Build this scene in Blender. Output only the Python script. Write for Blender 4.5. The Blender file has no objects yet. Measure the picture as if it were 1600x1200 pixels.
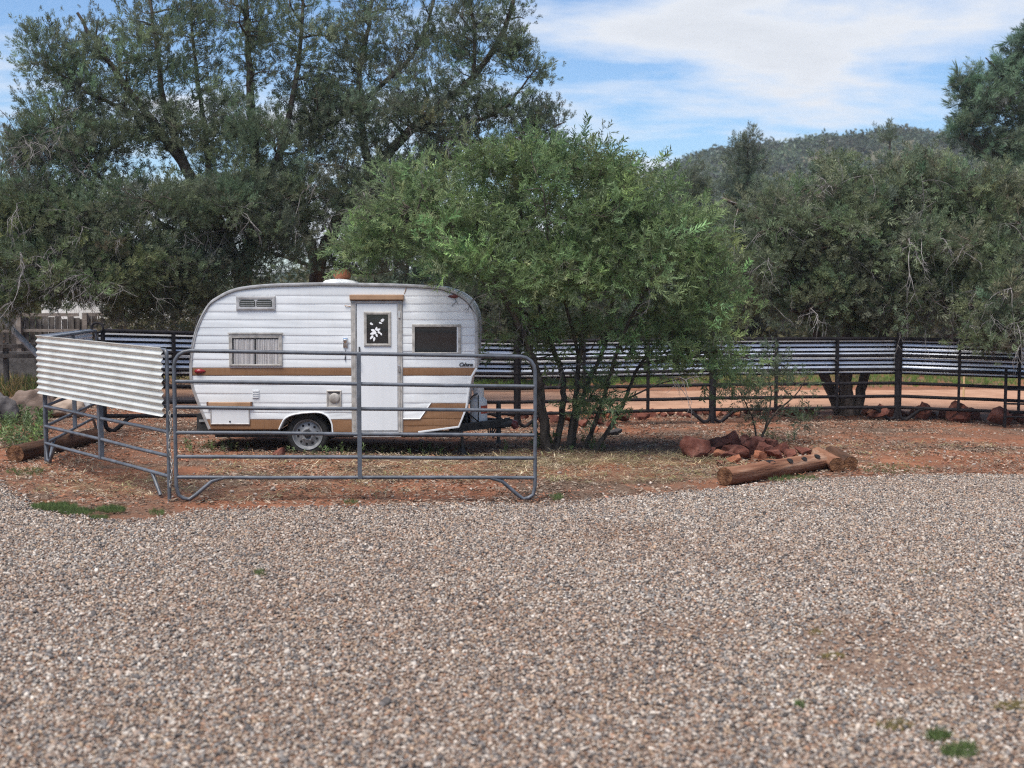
import bpy, bmesh, math, random
import numpy as np
from mathutils import Vector, Matrix, Euler

random.seed(7)
rng = np.random.default_rng(11)
SC = bpy.context.scene
COL = SC.collection
R = math.radians

# ------------------------------------------------------------------ camera
F = 2000.0                      # focal length in pixels of the 1600 px wide photograph
CAMZ = 2.2
PITCH = math.atan(150 / F)
cam_d = bpy.data.cameras.new('camera')
cam_d.sensor_width = 36
cam_d.lens = F / 1600 * 36
cam_d.clip_end = 3000
cam_d.dof.use_dof = True
cam_d.dof.focus_distance = 17.0
cam_d.dof.aperture_fstop = 2.0
cam = bpy.data.objects.new('camera', cam_d)
COL.objects.link(cam)
cam.location = (0, 0, CAMZ)
cam.rotation_euler = (math.pi / 2 - PITCH, 0, 0)
SC.camera = cam

# ------------------------------------------------------------------ sky, sun, exposure
HAZE = 0.0004
SUN_AZ, SUN_EL = R(214), R(64)
SKY = dict(strength=0.071, cloud=(0.475, 0.495, 0.53), off=(15.5, 8.8, 0.0))
world = bpy.data.worlds.new('World')
SC.world = world
world.use_nodes = True
nt = world.node_tree
nt.nodes.clear()
wo = nt.nodes.new('ShaderNodeOutputWorld')
bg = nt.nodes.new('ShaderNodeBackground')
sky = nt.nodes.new('ShaderNodeTexSky')
sky.sky_type = 'NISHITA'
sky.sun_disc = False
sky.sun_elevation = SUN_EL
sky.sun_rotation = SUN_AZ
sky.air_density = 1.0
sky.dust_density = 0.3
sky.ozone_density = 3.0
bg.inputs['Strength'].default_value = 1.0
tc = nt.nodes.new('ShaderNodeTexCoord')
sep = nt.nodes.new('ShaderNodeSeparateXYZ')
nt.links.new(tc.outputs['Generated'], sep.inputs[0])


def wmath(op, a, b=None, clamp=False):
    n = nt.nodes.new('ShaderNodeMath')
    n.operation = op
    n.use_clamp = clamp
    for i, v in enumerate((a, b)):
        if v is None:
            continue
        if isinstance(v, (int, float)):
            n.inputs[i].default_value = v
        else:
            nt.links.new(v, n.inputs[i])
    return n.outputs[0]


zc = wmath('MAXIMUM', sep.outputs[2], 0.0)
den = wmath('ADD', zc, 0.10)
px = wmath('DIVIDE', sep.outputs[0], den)
py = wmath('DIVIDE', sep.outputs[1], den)
comb = nt.nodes.new('ShaderNodeCombineXYZ')
nt.links.new(px, comb.inputs[0])
nt.links.new(py, comb.inputs[1])


def wnoise(scale, loc, rotz, detail, rough, dist):
    mp = nt.nodes.new('ShaderNodeMapping')
    mp.inputs['Location'].default_value = loc
    mp.inputs['Rotation'].default_value = (0, 0, rotz)
    mp.inputs['Scale'].default_value = scale
    nt.links.new(comb.outputs[0], mp.inputs['Vector'])
    nz = nt.nodes.new('ShaderNodeTexNoise')
    nz.inputs['Scale'].default_value = 1.0
    nz.inputs['Detail'].default_value = detail
    nz.inputs['Roughness'].default_value = rough
    nz.inputs['Distortion'].default_value = dist
    nt.links.new(mp.outputs[0], nz.inputs['Vector'])
    return nz.outputs[0]


n1 = wnoise((0.55, 0.62, 1), SKY['off'], R(8), 7, 0.55, 0.35)
n2 = wnoise((1.7, 2.3, 1), (9.2, 1.4, 0), R(-6), 6, 0.6, 0.2)
nn = wmath('ADD', wmath('MULTIPLY', n1, 0.75), wmath('MULTIPLY', n2, 0.25))
# more cloud towards the horizon, as layers pile up there
hz = wmath('MULTIPLY', wmath('POWER', wmath('SUBTRACT', 1.0, zc, True), 6.0), 0.06)
nn = wmath('ADD', nn, hz)
rp = nt.nodes.new('ShaderNodeValToRGB')
rp.color_ramp.elements[0].position = 0.495
rp.color_ramp.elements[0].color = (0, 0, 0, 1)
rp.color_ramp.elements[1].position = 0.60
rp.color_ramp.elements[1].color = (1, 1, 1, 1)
nt.links.new(nn, rp.inputs[0])
# thick cloud is greyer than its thin edges
rc = nt.nodes.new('ShaderNodeValToRGB')
rc.color_ramp.elements[0].position = 0.50
rc.color_ramp.elements[0].color = (*SKY['cloud'], 1)
rc.color_ramp.elements[1].position = 0.78
rc.color_ramp.elements[1].color = (0.315, 0.335, 0.37, 1)
nt.links.new(nn, rc.inputs[0])
vs = nt.nodes.new('ShaderNodeMix')
vs.data_type = 'RGBA'
vs.blend_type = 'MULTIPLY'
vs.inputs['Factor'].default_value = 1.0
nt.links.new(sky.outputs[0], vs.inputs['A'])
k = SKY['strength']
vs.inputs['B'].default_value = (k * .82, k * .97, k * 1.12, 1)
mx = nt.nodes.new('ShaderNodeMix')
mx.data_type = 'RGBA'
nt.links.new(rp.outputs[0], mx.inputs['Factor'])
nt.links.new(vs.outputs['Result'], mx.inputs['A'])
nt.links.new(rc.outputs[0], mx.inputs['B'])
nt.links.new(mx.outputs['Result'], bg.inputs['Color'])
nt.links.new(bg.outputs[0], wo.inputs[0])

sun_d = bpy.data.lights.new('sun', 'SUN')
sun_d.energy = 3.3
sun_d.angle = R(34)
sun_d.color = (1.0, 0.95, 0.88)
sun = bpy.data.objects.new('sun', sun_d)
COL.objects.link(sun)
sdir = Vector((math.sin(SUN_AZ) * math.cos(SUN_EL), math.cos(SUN_AZ) * math.cos(SUN_EL), math.sin(SUN_EL)))
sun.rotation_euler = (-sdir).to_track_quat('-Z', 'Y').to_euler()

vw = SC.view_settings
vw.view_transform = 'Standard'
vw.look = 'None'
vw.exposure = 0.98
vw.gamma = 1.0
vw.use_curve_mapping = False
SC.cycles.max_bounces = 7
SC.cycles.diffuse_bounces = 6
SC.cycles.glossy_bounces = 2
SC.cycles.transparent_max_bounces = 6
SC.cycles.use_adaptive_sampling = True
SC.cycles.adaptive_threshold = .012
SC.cycles.filter_width = 1.2
SC.cycles.use_denoising = False

# ------------------------------------------------------------------ helpers: points
CP, SP = math.cos(PITCH), math.sin(PITCH)


def W(u, v, Y):
    """the point at distance Y in front of the camera that stands at (u, v) in the photograph"""
    a, b = (u - 800) / F, (600 - v) / F
    dy, dz = CP + b * SP, -SP + b * CP
    t = Y / dy
    return Vector((a * t, Y, CAMZ + dz * t))


CTRL = np.array([
    (-8, 0, .5), (0, 0, .5), (8, 0, .5), (-8, 6, .02), (0, 6, 0), (8, 6, 0), (-8, 11, 0.02), (0, 10, -.02), (8, 10, -.08),
    (-3.5, 13.1, -.01), (.26, 13.8, -.11), (3, 13, -.13), (8, 13, -.2), (-5.9, 16, 0), (-6.35, 19.6, -.02),
    (-2.6, 17.2, -.03), (.5, 18.6, -.15), (2.4, 15.3, -.16), (4, 16.7, -.2), (8, 17, -.28), (.1, 23.2, -.34),
    (3.7, 23.8, -.32), (7.3, 24.4, -.33), (10.6, 23.5, -.4), (-3, 21.5, -.2), (-10, 16, .03), (-12, 22, 0),
    (0, 30, -.5), (10, 30, -.5), (-10, 30, -.15), (20, 34, -.5), (-20, 34, -.1), (0, 45, -.5), (30, 60, -.5),
    (-30, 60, -.3), (0, 90, -.5), (16, 14, -.3), (-16, 10, .1), (18, 24, -.5), (60, 30, -.5), (-60, 30, 0), (0, 160, -.5), (60, 120, -.5), (-60, 120, -.3)], float)


def _phi(r2):
    return np.sqrt(r2 + 1.0)


_A = _phi(((CTRL[:, None, :2] - CTRL[None, :, :2]) ** 2).sum(-1))
_w = np.linalg.solve(_A, CTRL[:, 2])


def gz(x, y):
    """height of the ground"""
    x, y = np.atleast_1d(np.asarray(x, float)), np.atleast_1d(np.asarray(y, float))
    xx, yy = np.clip(x, -60, 60), np.clip(y, 0, 150)
    z = np.zeros_like(xx)
    for (cx, cy, _), w in zip(CTRL, _w):
        z += w * _phi((xx - cx) ** 2 + (yy - cy) ** 2)
    return np.clip(z, -.8, .8)


_CL = [(float(a), float(b), float(w)) for (a, b, _), w in zip(CTRL, _w)]


def g(x, y):
    x, y = min(max(x, -60.0), 60.0), min(max(y, 0.0), 150.0)
    z = 0.0
    for a, b, w in _CL:
        z += w * math.sqrt((x - a) ** 2 + (y - b) ** 2 + 1.0)
    return min(max(z, -.8), .8)


def G(u, v):
    """the ground point under (u, v)"""
    lo, hi = 3.0, 120.0
    for _ in range(22):
        m = .5 * (lo + hi)
        p = W(u, v, m)
        if p.z > g(p.x, p.y):
            lo = m
        else:
            hi = m
    return W(u, v, lo)


# ------------------------------------------------------------------ helpers: materials
MATS = {}


def mat(name, cols, scale=4.0, detail=4, rough=.7, metal=0.0, bump=0.0, bscale=40.0, stretch=(1, 1, 1), spec=.4, rvar=0.0, coord='Object', dist=0.0, streak=0.0, sstretch=(9, 9, .5)):
    """procedural material: noise through a colour ramp, with fine relief"""
    m = bpy.data.materials.new(name)
    m.use_nodes = True
    t = m.node_tree
    b = t.nodes['Principled BSDF']
    b.inputs['Roughness'].default_value = rough
    b.inputs['Metallic'].default_value = metal
    b.inputs['Specular IOR Level'].default_value = spec
    c = t.nodes.new('ShaderNodeTexCoord')
    mp = t.nodes.new('ShaderNodeMapping')
    mp.inputs['Scale'].default_value = stretch
    t.links.new(c.outputs[coord], mp.inputs[0])
    n = t.nodes.new('ShaderNodeTexNoise')
    n.inputs['Scale'].default_value = scale
    n.inputs['Detail'].default_value = detail
    n.inputs['Distortion'].default_value = dist
    t.links.new(mp.outputs[0], n.inputs['Vector'])
    r = t.nodes.new('ShaderNodeValToRGB')
    el = r.color_ramp.elements
    while len(el) < len(cols):
        el.new(.5)
    for e, (p, q) in zip(el, cols):
        e.position = p
        e.color = (*q, 1)
    t.links.new(n.outputs[0], r.inputs[0])
    t.links.new(r.outputs[0], b.inputs['Base Color'])
    if streak:
        m2 = t.nodes.new('ShaderNodeMapping')
        m2.inputs['Scale'].default_value = sstretch
        t.links.new(c.outputs[coord], m2.inputs[0])
        n3 = t.nodes.new('ShaderNodeTexNoise')
        n3.inputs['Scale'].default_value = 1.6
        n3.inputs['Detail'].default_value = 7
        n3.inputs['Roughness'].default_value = .65
        t.links.new(m2.outputs[0], n3.inputs['Vector'])
        r3 = t.nodes.new('ShaderNodeValToRGB')
        r3.color_ramp.elements[0].position = .33
        r3.color_ramp.elements[0].color = (.62, .56, .48, 1)
        r3.color_ramp.elements[1].position = .52
        r3.color_ramp.elements[1].color = (1, 1, 1, 1)
        t.links.new(n3.outputs[0], r3.inputs[0])
        mm = t.nodes.new('ShaderNodeMix')
        mm.data_type = 'RGBA'
        mm.blend_type = 'MULTIPLY'
        mm.inputs['Factor'].default_value = streak
        t.links.new(r.outputs[0], mm.inputs['A'])
        t.links.new(r3.outputs[0], mm.inputs['B'])
        t.links.new(mm.outputs['Result'], b.inputs['Base Color'])
    if rvar:
        mr = t.nodes.new('ShaderNodeMapRange')
        mr.inputs['To Min'].default_value = rough - rvar
        mr.inputs['To Max'].default_value = rough + rvar
        t.links.new(n.outputs[0], mr.inputs[0])
        t.links.new(mr.outputs[0], b.inputs['Roughness'])
    if bump:
        n2 = t.nodes.new('ShaderNodeTexNoise')
        n2.inputs['Scale'].default_value = bscale
        n2.inputs['Detail'].default_value = 5
        t.links.new(mp.outputs[0], n2.inputs['Vector'])
        bm_ = t.nodes.new('ShaderNodeBump')
        bm_.inputs['Strength'].default_value = bump
        bm_.inputs['Distance'].default_value = .02
        t.links.new(n2.outputs[0], bm_.inputs['Height'])
        t.links.new(bm_.outputs[0], b.inputs['Normal'])
    MATS[name] = m
    return m


def inst_mat(name, rough=.7, trans=0.0, spec=.3, bump=0.0):
    """material coloured by the scattered piece's own colour"""
    m = bpy.data.materials.new(name)
    m.use_nodes = True
    t = m.node_tree
    b = t.nodes['Principled BSDF']
    a = t.nodes.new('ShaderNodeAttribute')
    a.attribute_type = 'INSTANCER'
    a.attribute_name = 'col'
    b.inputs['Roughness'].default_value = rough
    b.inputs['Specular IOR Level'].default_value = spec
    t.links.new(a.outputs['Color'], b.inputs['Base Color'])
    if bump:
        c = t.nodes.new('ShaderNodeTexCoord')
        n = t.nodes.new('ShaderNodeTexNoise')
        n.inputs['Scale'].default_value = 60
        t.links.new(c.outputs['Object'], n.inputs['Vector'])
        h = t.nodes.new('ShaderNodeHueSaturation')
        mr = t.nodes.new('ShaderNodeMapRange')
        mr.inputs['To Min'].default_value = .7
        mr.inputs['To Max'].default_value = 1.3
        t.links.new(n.outputs[0], mr.inputs[0])
        t.links.new(mr.outputs[0], h.inputs['Value'])
        t.links.new(a.outputs['Color'], h.inputs['Color'])
        t.links.new(h.outputs[0], b.inputs['Base Color'])
    if trans:
        tr = t.nodes.new('ShaderNodeBsdfTranslucent')
        t.links.new(a.outputs['Color'], tr.inputs[0])
        ms = t.nodes.new('ShaderNodeMixShader')
        ms.inputs[0].default_value = trans
        t.links.new(b.outputs[0], ms.inputs[1])
        t.links.new(tr.outputs[0], ms.inputs[2])
        t.links.new(ms.outputs[0], t.nodes['Material Output'].inputs[0])
    MATS[name] = m
    return m


def ramp2(a, b, lo=.35, hi=.65):
    return [(lo, a), (hi, b)]


# ------------------------------------------------------------------ helpers: meshes and objects
class MB:
    """collects shapes for ONE mesh"""

    def __init__(s):
        s.v, s.f = [], []

    def add(s, vs, fs):
        o = len(s.v)
        s.v.extend([tuple(p) for p in vs])
        s.f.extend([tuple(i + o for i in q) for q in fs])
        return s

    def box(s, a, b, bev=0.0):
        (x0, y0, z0), (x1, y1, z1) = a, b
        x0, x1 = min(x0, x1), max(x0, x1)
        y0, y1 = min(y0, y1), max(y0, y1)
        z0, z1 = min(z0, z1), max(z0, z1)
        if bev <= 0:
            vs = [(x0, y0, z0), (x1, y0, z0), (x1, y1, z0), (x0, y1, z0), (x0, y0, z1), (x1, y0, z1), (x1, y1, z1), (x0, y1, z1)]
            return s.add(vs, [(0, 3, 2, 1), (4, 5, 6, 7), (0, 1, 5, 4), (1, 2, 6, 5), (2, 3, 7, 6), (3, 0, 4, 7)])
        bm_ = bmesh.new()
        bmesh.ops.create_cube(bm_, size=1, matrix=Matrix.Translation(((x0 + x1) / 2, (y0 + y1) / 2, (z0 + z1) / 2)) @ Matrix.Diagonal((x1 - x0, y1 - y0, z1 - z0, 1)))
        bmesh.ops.bevel(bm_, geom=list(bm_.edges), offset=bev, segments=2, affect='EDGES', profile=.6)
        bm_.verts.index_update()
        s.add([v.co[:] for v in bm_.verts], [[v.index for v in q.verts] for q in bm_.faces])
        bm_.free()
        return s

    def tube(s, pts, rad, sides=8, caps=True, closed=False):
        pts = [Vector(p) for p in pts]
        n = len(pts)
        if not hasattr(rad, '__len__'):
            rad = [rad] * n
        vs, fs = [], []
        up = None
        for i, p in enumerate(pts):
            if closed:
                d = (pts[(i + 1) % n] - pts[i - 1])
            else:
                d = pts[min(i + 1, n - 1)] - pts[max(i - 1, 0)]
            d = d.normalized() if d.length > 1e-9 else Vector((0, 0, 1))
            if up is None:
                up = d.orthogonal().normalized()
            up = up - d * up.dot(d)
            up = up.normalized() if up.length > 1e-6 else d.orthogonal().normalized()
            w = d.cross(up)
            for k in range(sides):
                a = 2 * math.pi * k / sides
                vs.append(p + (up * math.cos(a) + w * math.sin(a)) * rad[i])
        m = n if closed else n - 1
        for i in range(m):
            j = (i + 1) % n
            for k in range(sides):
                q = (k + 1) % sides
                fs.append((i * sides + k, i * sides + q, j * sides + q, j * sides + k))
        if caps and not closed:
            fs.append(tuple(range(sides))[::-1])
            fs.append(tuple((n - 1) * sides + k for k in range(sides)))
        return s.add(vs, fs)

    def lathe(s, prof, origin, axis='Y', n=32, caps=True):
        """prof: (radius, height along axis)"""
        vs, fs = [], []
        o = Vector(origin)
        for (r, h) in prof:
            for k in range(n):
                a = 2 * math.pi * k / n
                c, d = r * math.cos(a), r * math.sin(a)
                vs.append(o + (Vector((c, h, d)) if axis == 'Y' else Vector((c, d, h)) if axis == 'Z' else Vector((h, c, d))))
        for i in range(len(prof) - 1):
            for k in range(n):
                q = (k + 1) % n
                fs.append((i * n + k, i * n + q, (i + 1) * n + q, (i + 1) * n + k))
        if caps:
            fs.append(tuple(range(n)))
            fs.append(tuple((len(prof) - 1) * n + k for k in range(n))[::-1])
        return s.add(vs, fs)

    def ring(s, x0, x1, z0, z1, w, ya, yb, wt=None, wb=None):
        """rectangular frame lying in the xz plane, from depth ya (front) to yb"""
        wt = w if wt is None else wt
        wb = w if wb is None else wb
        o = [(x0, z0), (x1, z0), (x1, z1), (x0, z1)]
        i = [(x0 + w, z0 + wb), (x1 - w, z0 + wb), (x1 - w, z1 - wt), (x0 + w, z1 - wt)]
        m = [((a[0] * .5 + b[0] * .5), (a[1] * .5 + b[1] * .5)) for a, b in zip(o, i)]
        vs = [(p[0], yb, p[1]) for p in o] + [(p[0] * .85 + q[0] * .15, ya, p[1] * .85 + q[1] * .15) for p, q in zip(o, i)] + [(p[0], ya - .003, p[1]) for p in m] + [(p[0], ya, p[1]) for p in i] + [(p[0], yb, p[1]) for p in i]
        fs = []
        for a in range(4):
            for k in range(4):
                q = (k + 1) % 4
                fs.append((a * 4 + k, a * 4 + q, a * 4 + 4 + q, a * 4 + 4 + k))
        return s.add(vs, fs)

    def build(s, name, m, parent=None, smooth=False, angle=None):
        off = parent_world(parent)
        me = bpy.data.meshes.new(name)
        me.from_pydata([(p[0] - off.x, p[1] - off.y, p[2] - off.z) for p in s.v], [], s.f)
        if smooth:
            me.polygons.foreach_set('use_smooth', [True] * len(me.polygons))
            if angle:
                me.set_sharp_from_angle(angle=R(angle))
        me.materials.append(MATS[m] if isinstance(m, str) else m)
        me.update()
        o = bpy.data.objects.new(name, me)
        COL.objects.link(o)
        o.parent = parent
        return o


def parent_world(p):
    t = Vector((0, 0, 0))
    while p is not None:
        t += p.location
        p = p.parent
    return t


def tag(o, label=None, cat=None, group=None, kind=None):
    for k_, v_ in (('label', label), ('category', cat), ('group', group), ('kind', kind)):
        if v_:
            o[k_] = v_
    return o


def thing(name, loc, label, cat, group=None):
    o = bpy.data.objects.new(name, None)
    o.empty_display_size = .1
    o.location = loc
    COL.objects.link(o)
    return tag(o, label, cat, group)


def catmull(pts, n=6):
    pts = [Vector(p) for p in pts]
    if len(pts) < 3:
        return [pts[0].lerp(pts[-1], i / n) for i in range(n + 1)]
    P = [pts[0] * 2 - pts[1]] + pts + [pts[-1] * 2 - pts[-2]]
    out = []
    for i in range(1, len(P) - 2):
        a, b, c, d = P[i - 1:i + 3]
        for k in range(n):
            t = k / n
            out.append(.5 * ((2 * b) + (c - a) * t + (2 * a - 5 * b + 4 * c - d) * t * t + (3 * b - a - 3 * c + d) * t ** 3))
    out.append(pts[-1])
    return out


def hidden_mesh(name, vs, fs, m, smooth=False):
    """a source shape for scattering; never linked to the scene"""
    me = bpy.data.meshes.new(name)
    me.from_pydata([tuple(map(float, p)) for p in vs], [], fs)
    if smooth:
        me.polygons.foreach_set('use_smooth', [True] * len(me.polygons))
    me.materials.append(MATS[m])
    me.update()
    return bpy.data.objects.new(name, me)


def scatter(name, P, ROT, S, C, srcs, parent=None, idx=None):
    """one object of many small pieces: a source shape on each point, with its own turn, size and colour"""
    n = len(P)
    off = parent_world(parent)
    P = np.asarray(P, float) - np.array(off)
    me = bpy.data.meshes.new(name)
    me.vertices.add(n)
    me.vertices.foreach_set('co', P.astype(np.float32).ravel())
    S = np.asarray(S, float)
    if S.ndim == 1:
        S = np.repeat(S[:, None], 3, 1)
    a = me.attributes.new('rot', 'FLOAT_VECTOR', 'POINT')
    a.data.foreach_set('vector', np.asarray(ROT, np.float32).ravel())
    a = me.attributes.new('scl', 'FLOAT_VECTOR', 'POINT')
    a.data.foreach_set('vector', S.astype(np.float32).ravel())
    a = me.attributes.new('col', 'FLOAT_COLOR', 'POINT')
    C4 = np.ones((n, 4), np.float32)
    C4[:, :3] = np.clip(C, 0, 1)
    a.data.foreach_set('color', C4.ravel())
    a = me.attributes.new('idx', 'INT', 'POINT')
    if idx is None:
        idx = rng.integers(0, len(srcs), n)
    a.data.foreach_set('value', np.asarray(idx, np.int32))
    me.update()
    for sr in srcs:
        if not me.materials or sr.data.materials[0].name not in me.materials:
            me.materials.append(sr.data.materials[0])
    o = bpy.data.objects.new(name, me)
    COL.objects.link(o)
    o.parent = parent
    ng = bpy.data.node_groups.new(name + '_scatter', 'GeometryNodeTree')
    ng.interface.new_socket('Geometry', in_out='INPUT', socket_type='NodeSocketGeometry')
    ng.interface.new_socket('Geometry', in_out='OUTPUT', socket_type='NodeSocketGeometry')
    N, L = ng.nodes, ng.links
    gi, go = N.new('NodeGroupInput'), N.new('NodeGroupOutput')

    def attr(nm, ty):
        q = N.new('GeometryNodeInputNamedAttribute')
        q.data_type = ty
        q.inputs['Name'].default_value = nm
        return q.outputs['Attribute']
    ar, as_, ai = attr('rot', 'FLOAT_VECTOR'), attr('scl', 'FLOAT_VECTOR'), attr('idx', 'INT')
    er = N.new('FunctionNodeEulerToRotation')
    L.new(ar, er.inputs[0])
    jn = N.new('GeometryNodeJoinGeometry')
    for k_, sr in enumerate(srcs):
        oi = N.new('GeometryNodeObjectInfo')
        oi.inputs['Object'].default_value = sr
        cmpn = N.new('FunctionNodeCompare')
        cmpn.data_type = 'INT'
        cmpn.operation = 'EQUAL'
        ii = [s_ for s_ in cmpn.inputs if s_.type == 'INT']
        L.new(ai, ii[0])
        ii[1].default_value = k_
        ip = N.new('GeometryNodeInstanceOnPoints')
        L.new(gi.outputs[0], ip.inputs['Points'])
        L.new(cmpn.outputs[0], ip.inputs['Selection'])
        L.new(oi.outputs['Geometry'], ip.inputs['Instance'])
        L.new(er.outputs[0], ip.inputs['Rotation'])
        L.new(as_, ip.inputs['Scale'])
        L.new(ip.outputs[0], jn.inputs[0])
    L.new(jn.outputs[0], go.inputs[0])
    md = o.modifiers.new('scatter', 'NODES')
    md.node_group = ng
    tag(o, kind='stuff')
    return o


def dir_rot(D, spin):
    """euler angles that lay a shape's +X along D, spun about it"""
    D = D / np.maximum(np.linalg.norm(D, axis=1, keepdims=True), 1e-9)
    return np.stack([spin, -np.arcsin(np.clip(D[:, 2], -1, 1)), np.arctan2(D[:, 1], D[:, 0])], 1)


# ------------------------------------------------------------------ materials
RED, ORG, BRN, TAN = (.25, .105, .060), (.38, .165, .092), (.145, .09, .062), (.26, .20, .155)


def ground_material():
    m = bpy.data.materials.new('red_soil')
    m.use_nodes = True
    t = m.node_tree
    b = t.nodes['Principled BSDF']
    b.inputs['Roughness'].default_value = .95
    b.inputs['Specular IOR Level'].default_value = .1
    c = t.nodes.new('ShaderNodeTexCoord')

    def nz(scale, detail, rough=.55, dist=0):
        n = t.nodes.new('ShaderNodeTexNoise')
        n.inputs['Scale'].default_value = scale
        n.inputs['Detail'].default_value = detail
        n.inputs['Roughness'].default_value = rough
        n.inputs['Distortion'].default_value = dist
        t.links.new(c.outputs['Object'], n.inputs['Vector'])
        return n.outputs[0]

    def rmp(src, els):
        r = t.nodes.new('ShaderNodeValToRGB')
        while len(r.color_ramp.elements) < len(els):
            r.color_ramp.elements.new(.5)
        for e, (p, q) in zip(r.color_ramp.elements, els):
            e.position = p
            e.color = (*q, 1)
        t.links.new(src, r.inputs[0])
        return r.outputs[0]

    def mix(f, a, b_, mode='MIX'):
        n = t.nodes.new('ShaderNodeMix')
        n.data_type = 'RGBA'
        n.blend_type = mode
        if isinstance(f, float):
            n.inputs['Factor'].default_value = f
        else:
            t.links.new(f, n.inputs['Factor'])
        t.links.new(a, n.inputs['A'])
        t.links.new(b_, n.inputs['B'])
        return n.outputs['Result']
    soil = rmp(nz(1.3, 6), [(.3, RED), (.5, (.27, .11, .06)), (.68, ORG)])
    litter = rmp(nz(28, 5, .7), [(.32, (.07, .05, .038)), (.5, BRN), (.66, TAN)])
    fac = rmp(nz(.55, 7, .62, .6), [(.42, (0.15,) * 3), (.60, (1, 1, 1))])
    col = mix(fac, soil, litter)
    speck = rmp(nz(70, 3, .7), [(.35, (.55,) * 3), (.6, (1.12,) * 3)])
    col = mix(.8, col, speck, 'MULTIPLY')
    t.links.new(col, b.inputs['Base Color'])
    bp = t.nodes.new('ShaderNodeBump')
    bp.inputs['Strength'].default_value = .9
    bp.inputs['Distance'].default_value = .03
    t.links.new(nz(35, 6, .7), bp.inputs['Height'])
    t.links.new(bp.outputs[0], b.inputs['Normal'])
    MATS['red_soil'] = m


ground_material()
mat('gravel_bed', [(.3, (.10, .065, .048)), (.5, (.19, .125, .09)), (.7, (.28, .20, .15))], scale=45, detail=5, rough=.95, bump=1, bscale=60, spec=.1)
mat('dirt_track', [(.3, (.30, .165, .105)), (.7, (.42, .25, .165))], scale=2.5, detail=6, rough=.95, bump=.4, bscale=25, spec=.1)
inst_mat('stone', rough=.8, spec=.3, bump=1)
inst_mat('leaf', rough=.5, trans=.42, spec=.35)
inst_mat('grass', rough=.7, trans=.2, spec=.15)
inst_mat('litter', rough=.9, spec=.1)
mat('bark', ramp2((.045, .036, .030), (.13, .105, .085)), scale=9, rough=.95, bump=.8, bscale=50, stretch=(1, 1, .25), spec=.1)
mat('shaggy_bark', ramp2((.055, .042, .034), (.17, .13, .105)), scale=11, rough=.95, bump=1, bscale=45, stretch=(1, 1, .15), spec=.1)
mat('mesquite_bark', ramp2((.035, .030, .026), (.12, .10, .08)), scale=14, rough=.95, bump=.9, bscale=60, stretch=(1, 1, .3), spec=.1)
mat('dead_twig', ramp2((.12, .11, .105), (.27, .25, .24)), scale=12, rough=.9, spec=.1)
mat('white_paint', [(.28, (.57, .59, .60)), (.55, (.655, .67, .675)), (.75, (.71, .72, .72))], scale=1.3, detail=6, rough=.42, stretch=(1, 1, 2.2), rvar=.06, spec=.45, streak=.08)
mat('door_paint', [(.3, (.59, .61, .62)), (.7, (.67, .685, .695))], scale=.9, detail=5, rough=.4, stretch=(2, 1, .6), spec=.45, streak=.07)
mat('brown_paint', [(.3, (.175, .088, .042)), (.7, (.23, .122, .060))], scale=1.7, detail=6, rough=.55, spec=.35, streak=.5, sstretch=(40, 40, .6))
mat('tan_awning', ramp2((.27, .155, .085), (.36, .22, .13)), scale=4, rough=.45)
mat('dark_brown', ramp2((.10, .05, .03), (.15, .075, .04)), scale=4, rough=.5)
mat('aluminium', ramp2((.36, .345, .33), (.53, .51, .49)), scale=9, detail=6, rough=.48, metal=.55, stretch=(1, 1, 1), rvar=.1)
mat('aged_frame', ramp2((.30, .28, .25), (.48, .45, .41)), scale=14, detail=6, rough=.6, metal=.3, rvar=.1)
mat('chrome', ramp2((.6, .6, .62), (.75, .75, .76)), scale=4, rough=.2, metal=1)
mat('dark_trim', ramp2((.03, .03, .032), (.05, .05, .052)), scale=5, rough=.6)
mat('dark_glass', ramp2((.012, .015, .017), (.02, .024, .026)), scale=2, rough=.06, spec=.6)
mat('curtain', ramp2((.46, .44, .43), (.72, .69, .67)), scale=3, rough=.95, stretch=(14, 1, .4), spec=.05)
mat('red_lens', ramp2((.18, .01, .015), (.24, .02, .025)), scale=6, rough=.25)
mat('dull_red', ramp2((.10, .02, .02), (.14, .03, .03)), scale=6, rough=.35)
mat('tyre', ramp2((.010, .010, .010), (.020, .019, .018)), scale=20, rough=.85, bump=.3, bscale=60)
mat('wheel_steel', ramp2((.15, .155, .16), (.26, .26, .265)), scale=12, detail=6, rough=.5, metal=.3)
mat('black_steel', ramp2((.014, .015, .017), (.035, .034, .033)), scale=14, rough=.6)
mat('tank_paint', ramp2((.68, .68, .68), (.82, .82, .82)), scale=5, rough=.45)
mat('tank_label', ramp2((.45, .07, .04), (.55, .12, .07)), scale=30, rough=.6)
mat('pipe_grey', streak=.6, sstretch=(4, 4, 4), cols=ramp2((.060, .068, .082), (.105, .115, .135)), scale=7, detail=6, rough=.45, metal=.0, rvar=.08, spec=.5)
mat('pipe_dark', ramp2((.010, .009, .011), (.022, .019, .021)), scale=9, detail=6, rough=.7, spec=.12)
mat('galvanised', streak=.28, sstretch=(2.2, 2.2, 7), cols=[(.3, (.52, .52, .48)), (.6, (.66, .66, .61)), (.8, (.71, .71, .66))], scale=3, detail=7, rough=.45, metal=.4, stretch=(1, 1, 1), rvar=.08, spec=.4)
mat('galvanised_back', ramp2((.66, .67, .70), (.80, .81, .84)), scale=2, detail=6, rough=.4, metal=.45, stretch=(1, 1, 1), rvar=.08)
mat('red_rock', [(.3, (.075, .029, .022)), (.5, (.135, .051, .037)), (.72, (.215, .098, .073))], scale=7, detail=8, rough=.95, bump=.9, bscale=18, spec=.1)
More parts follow.
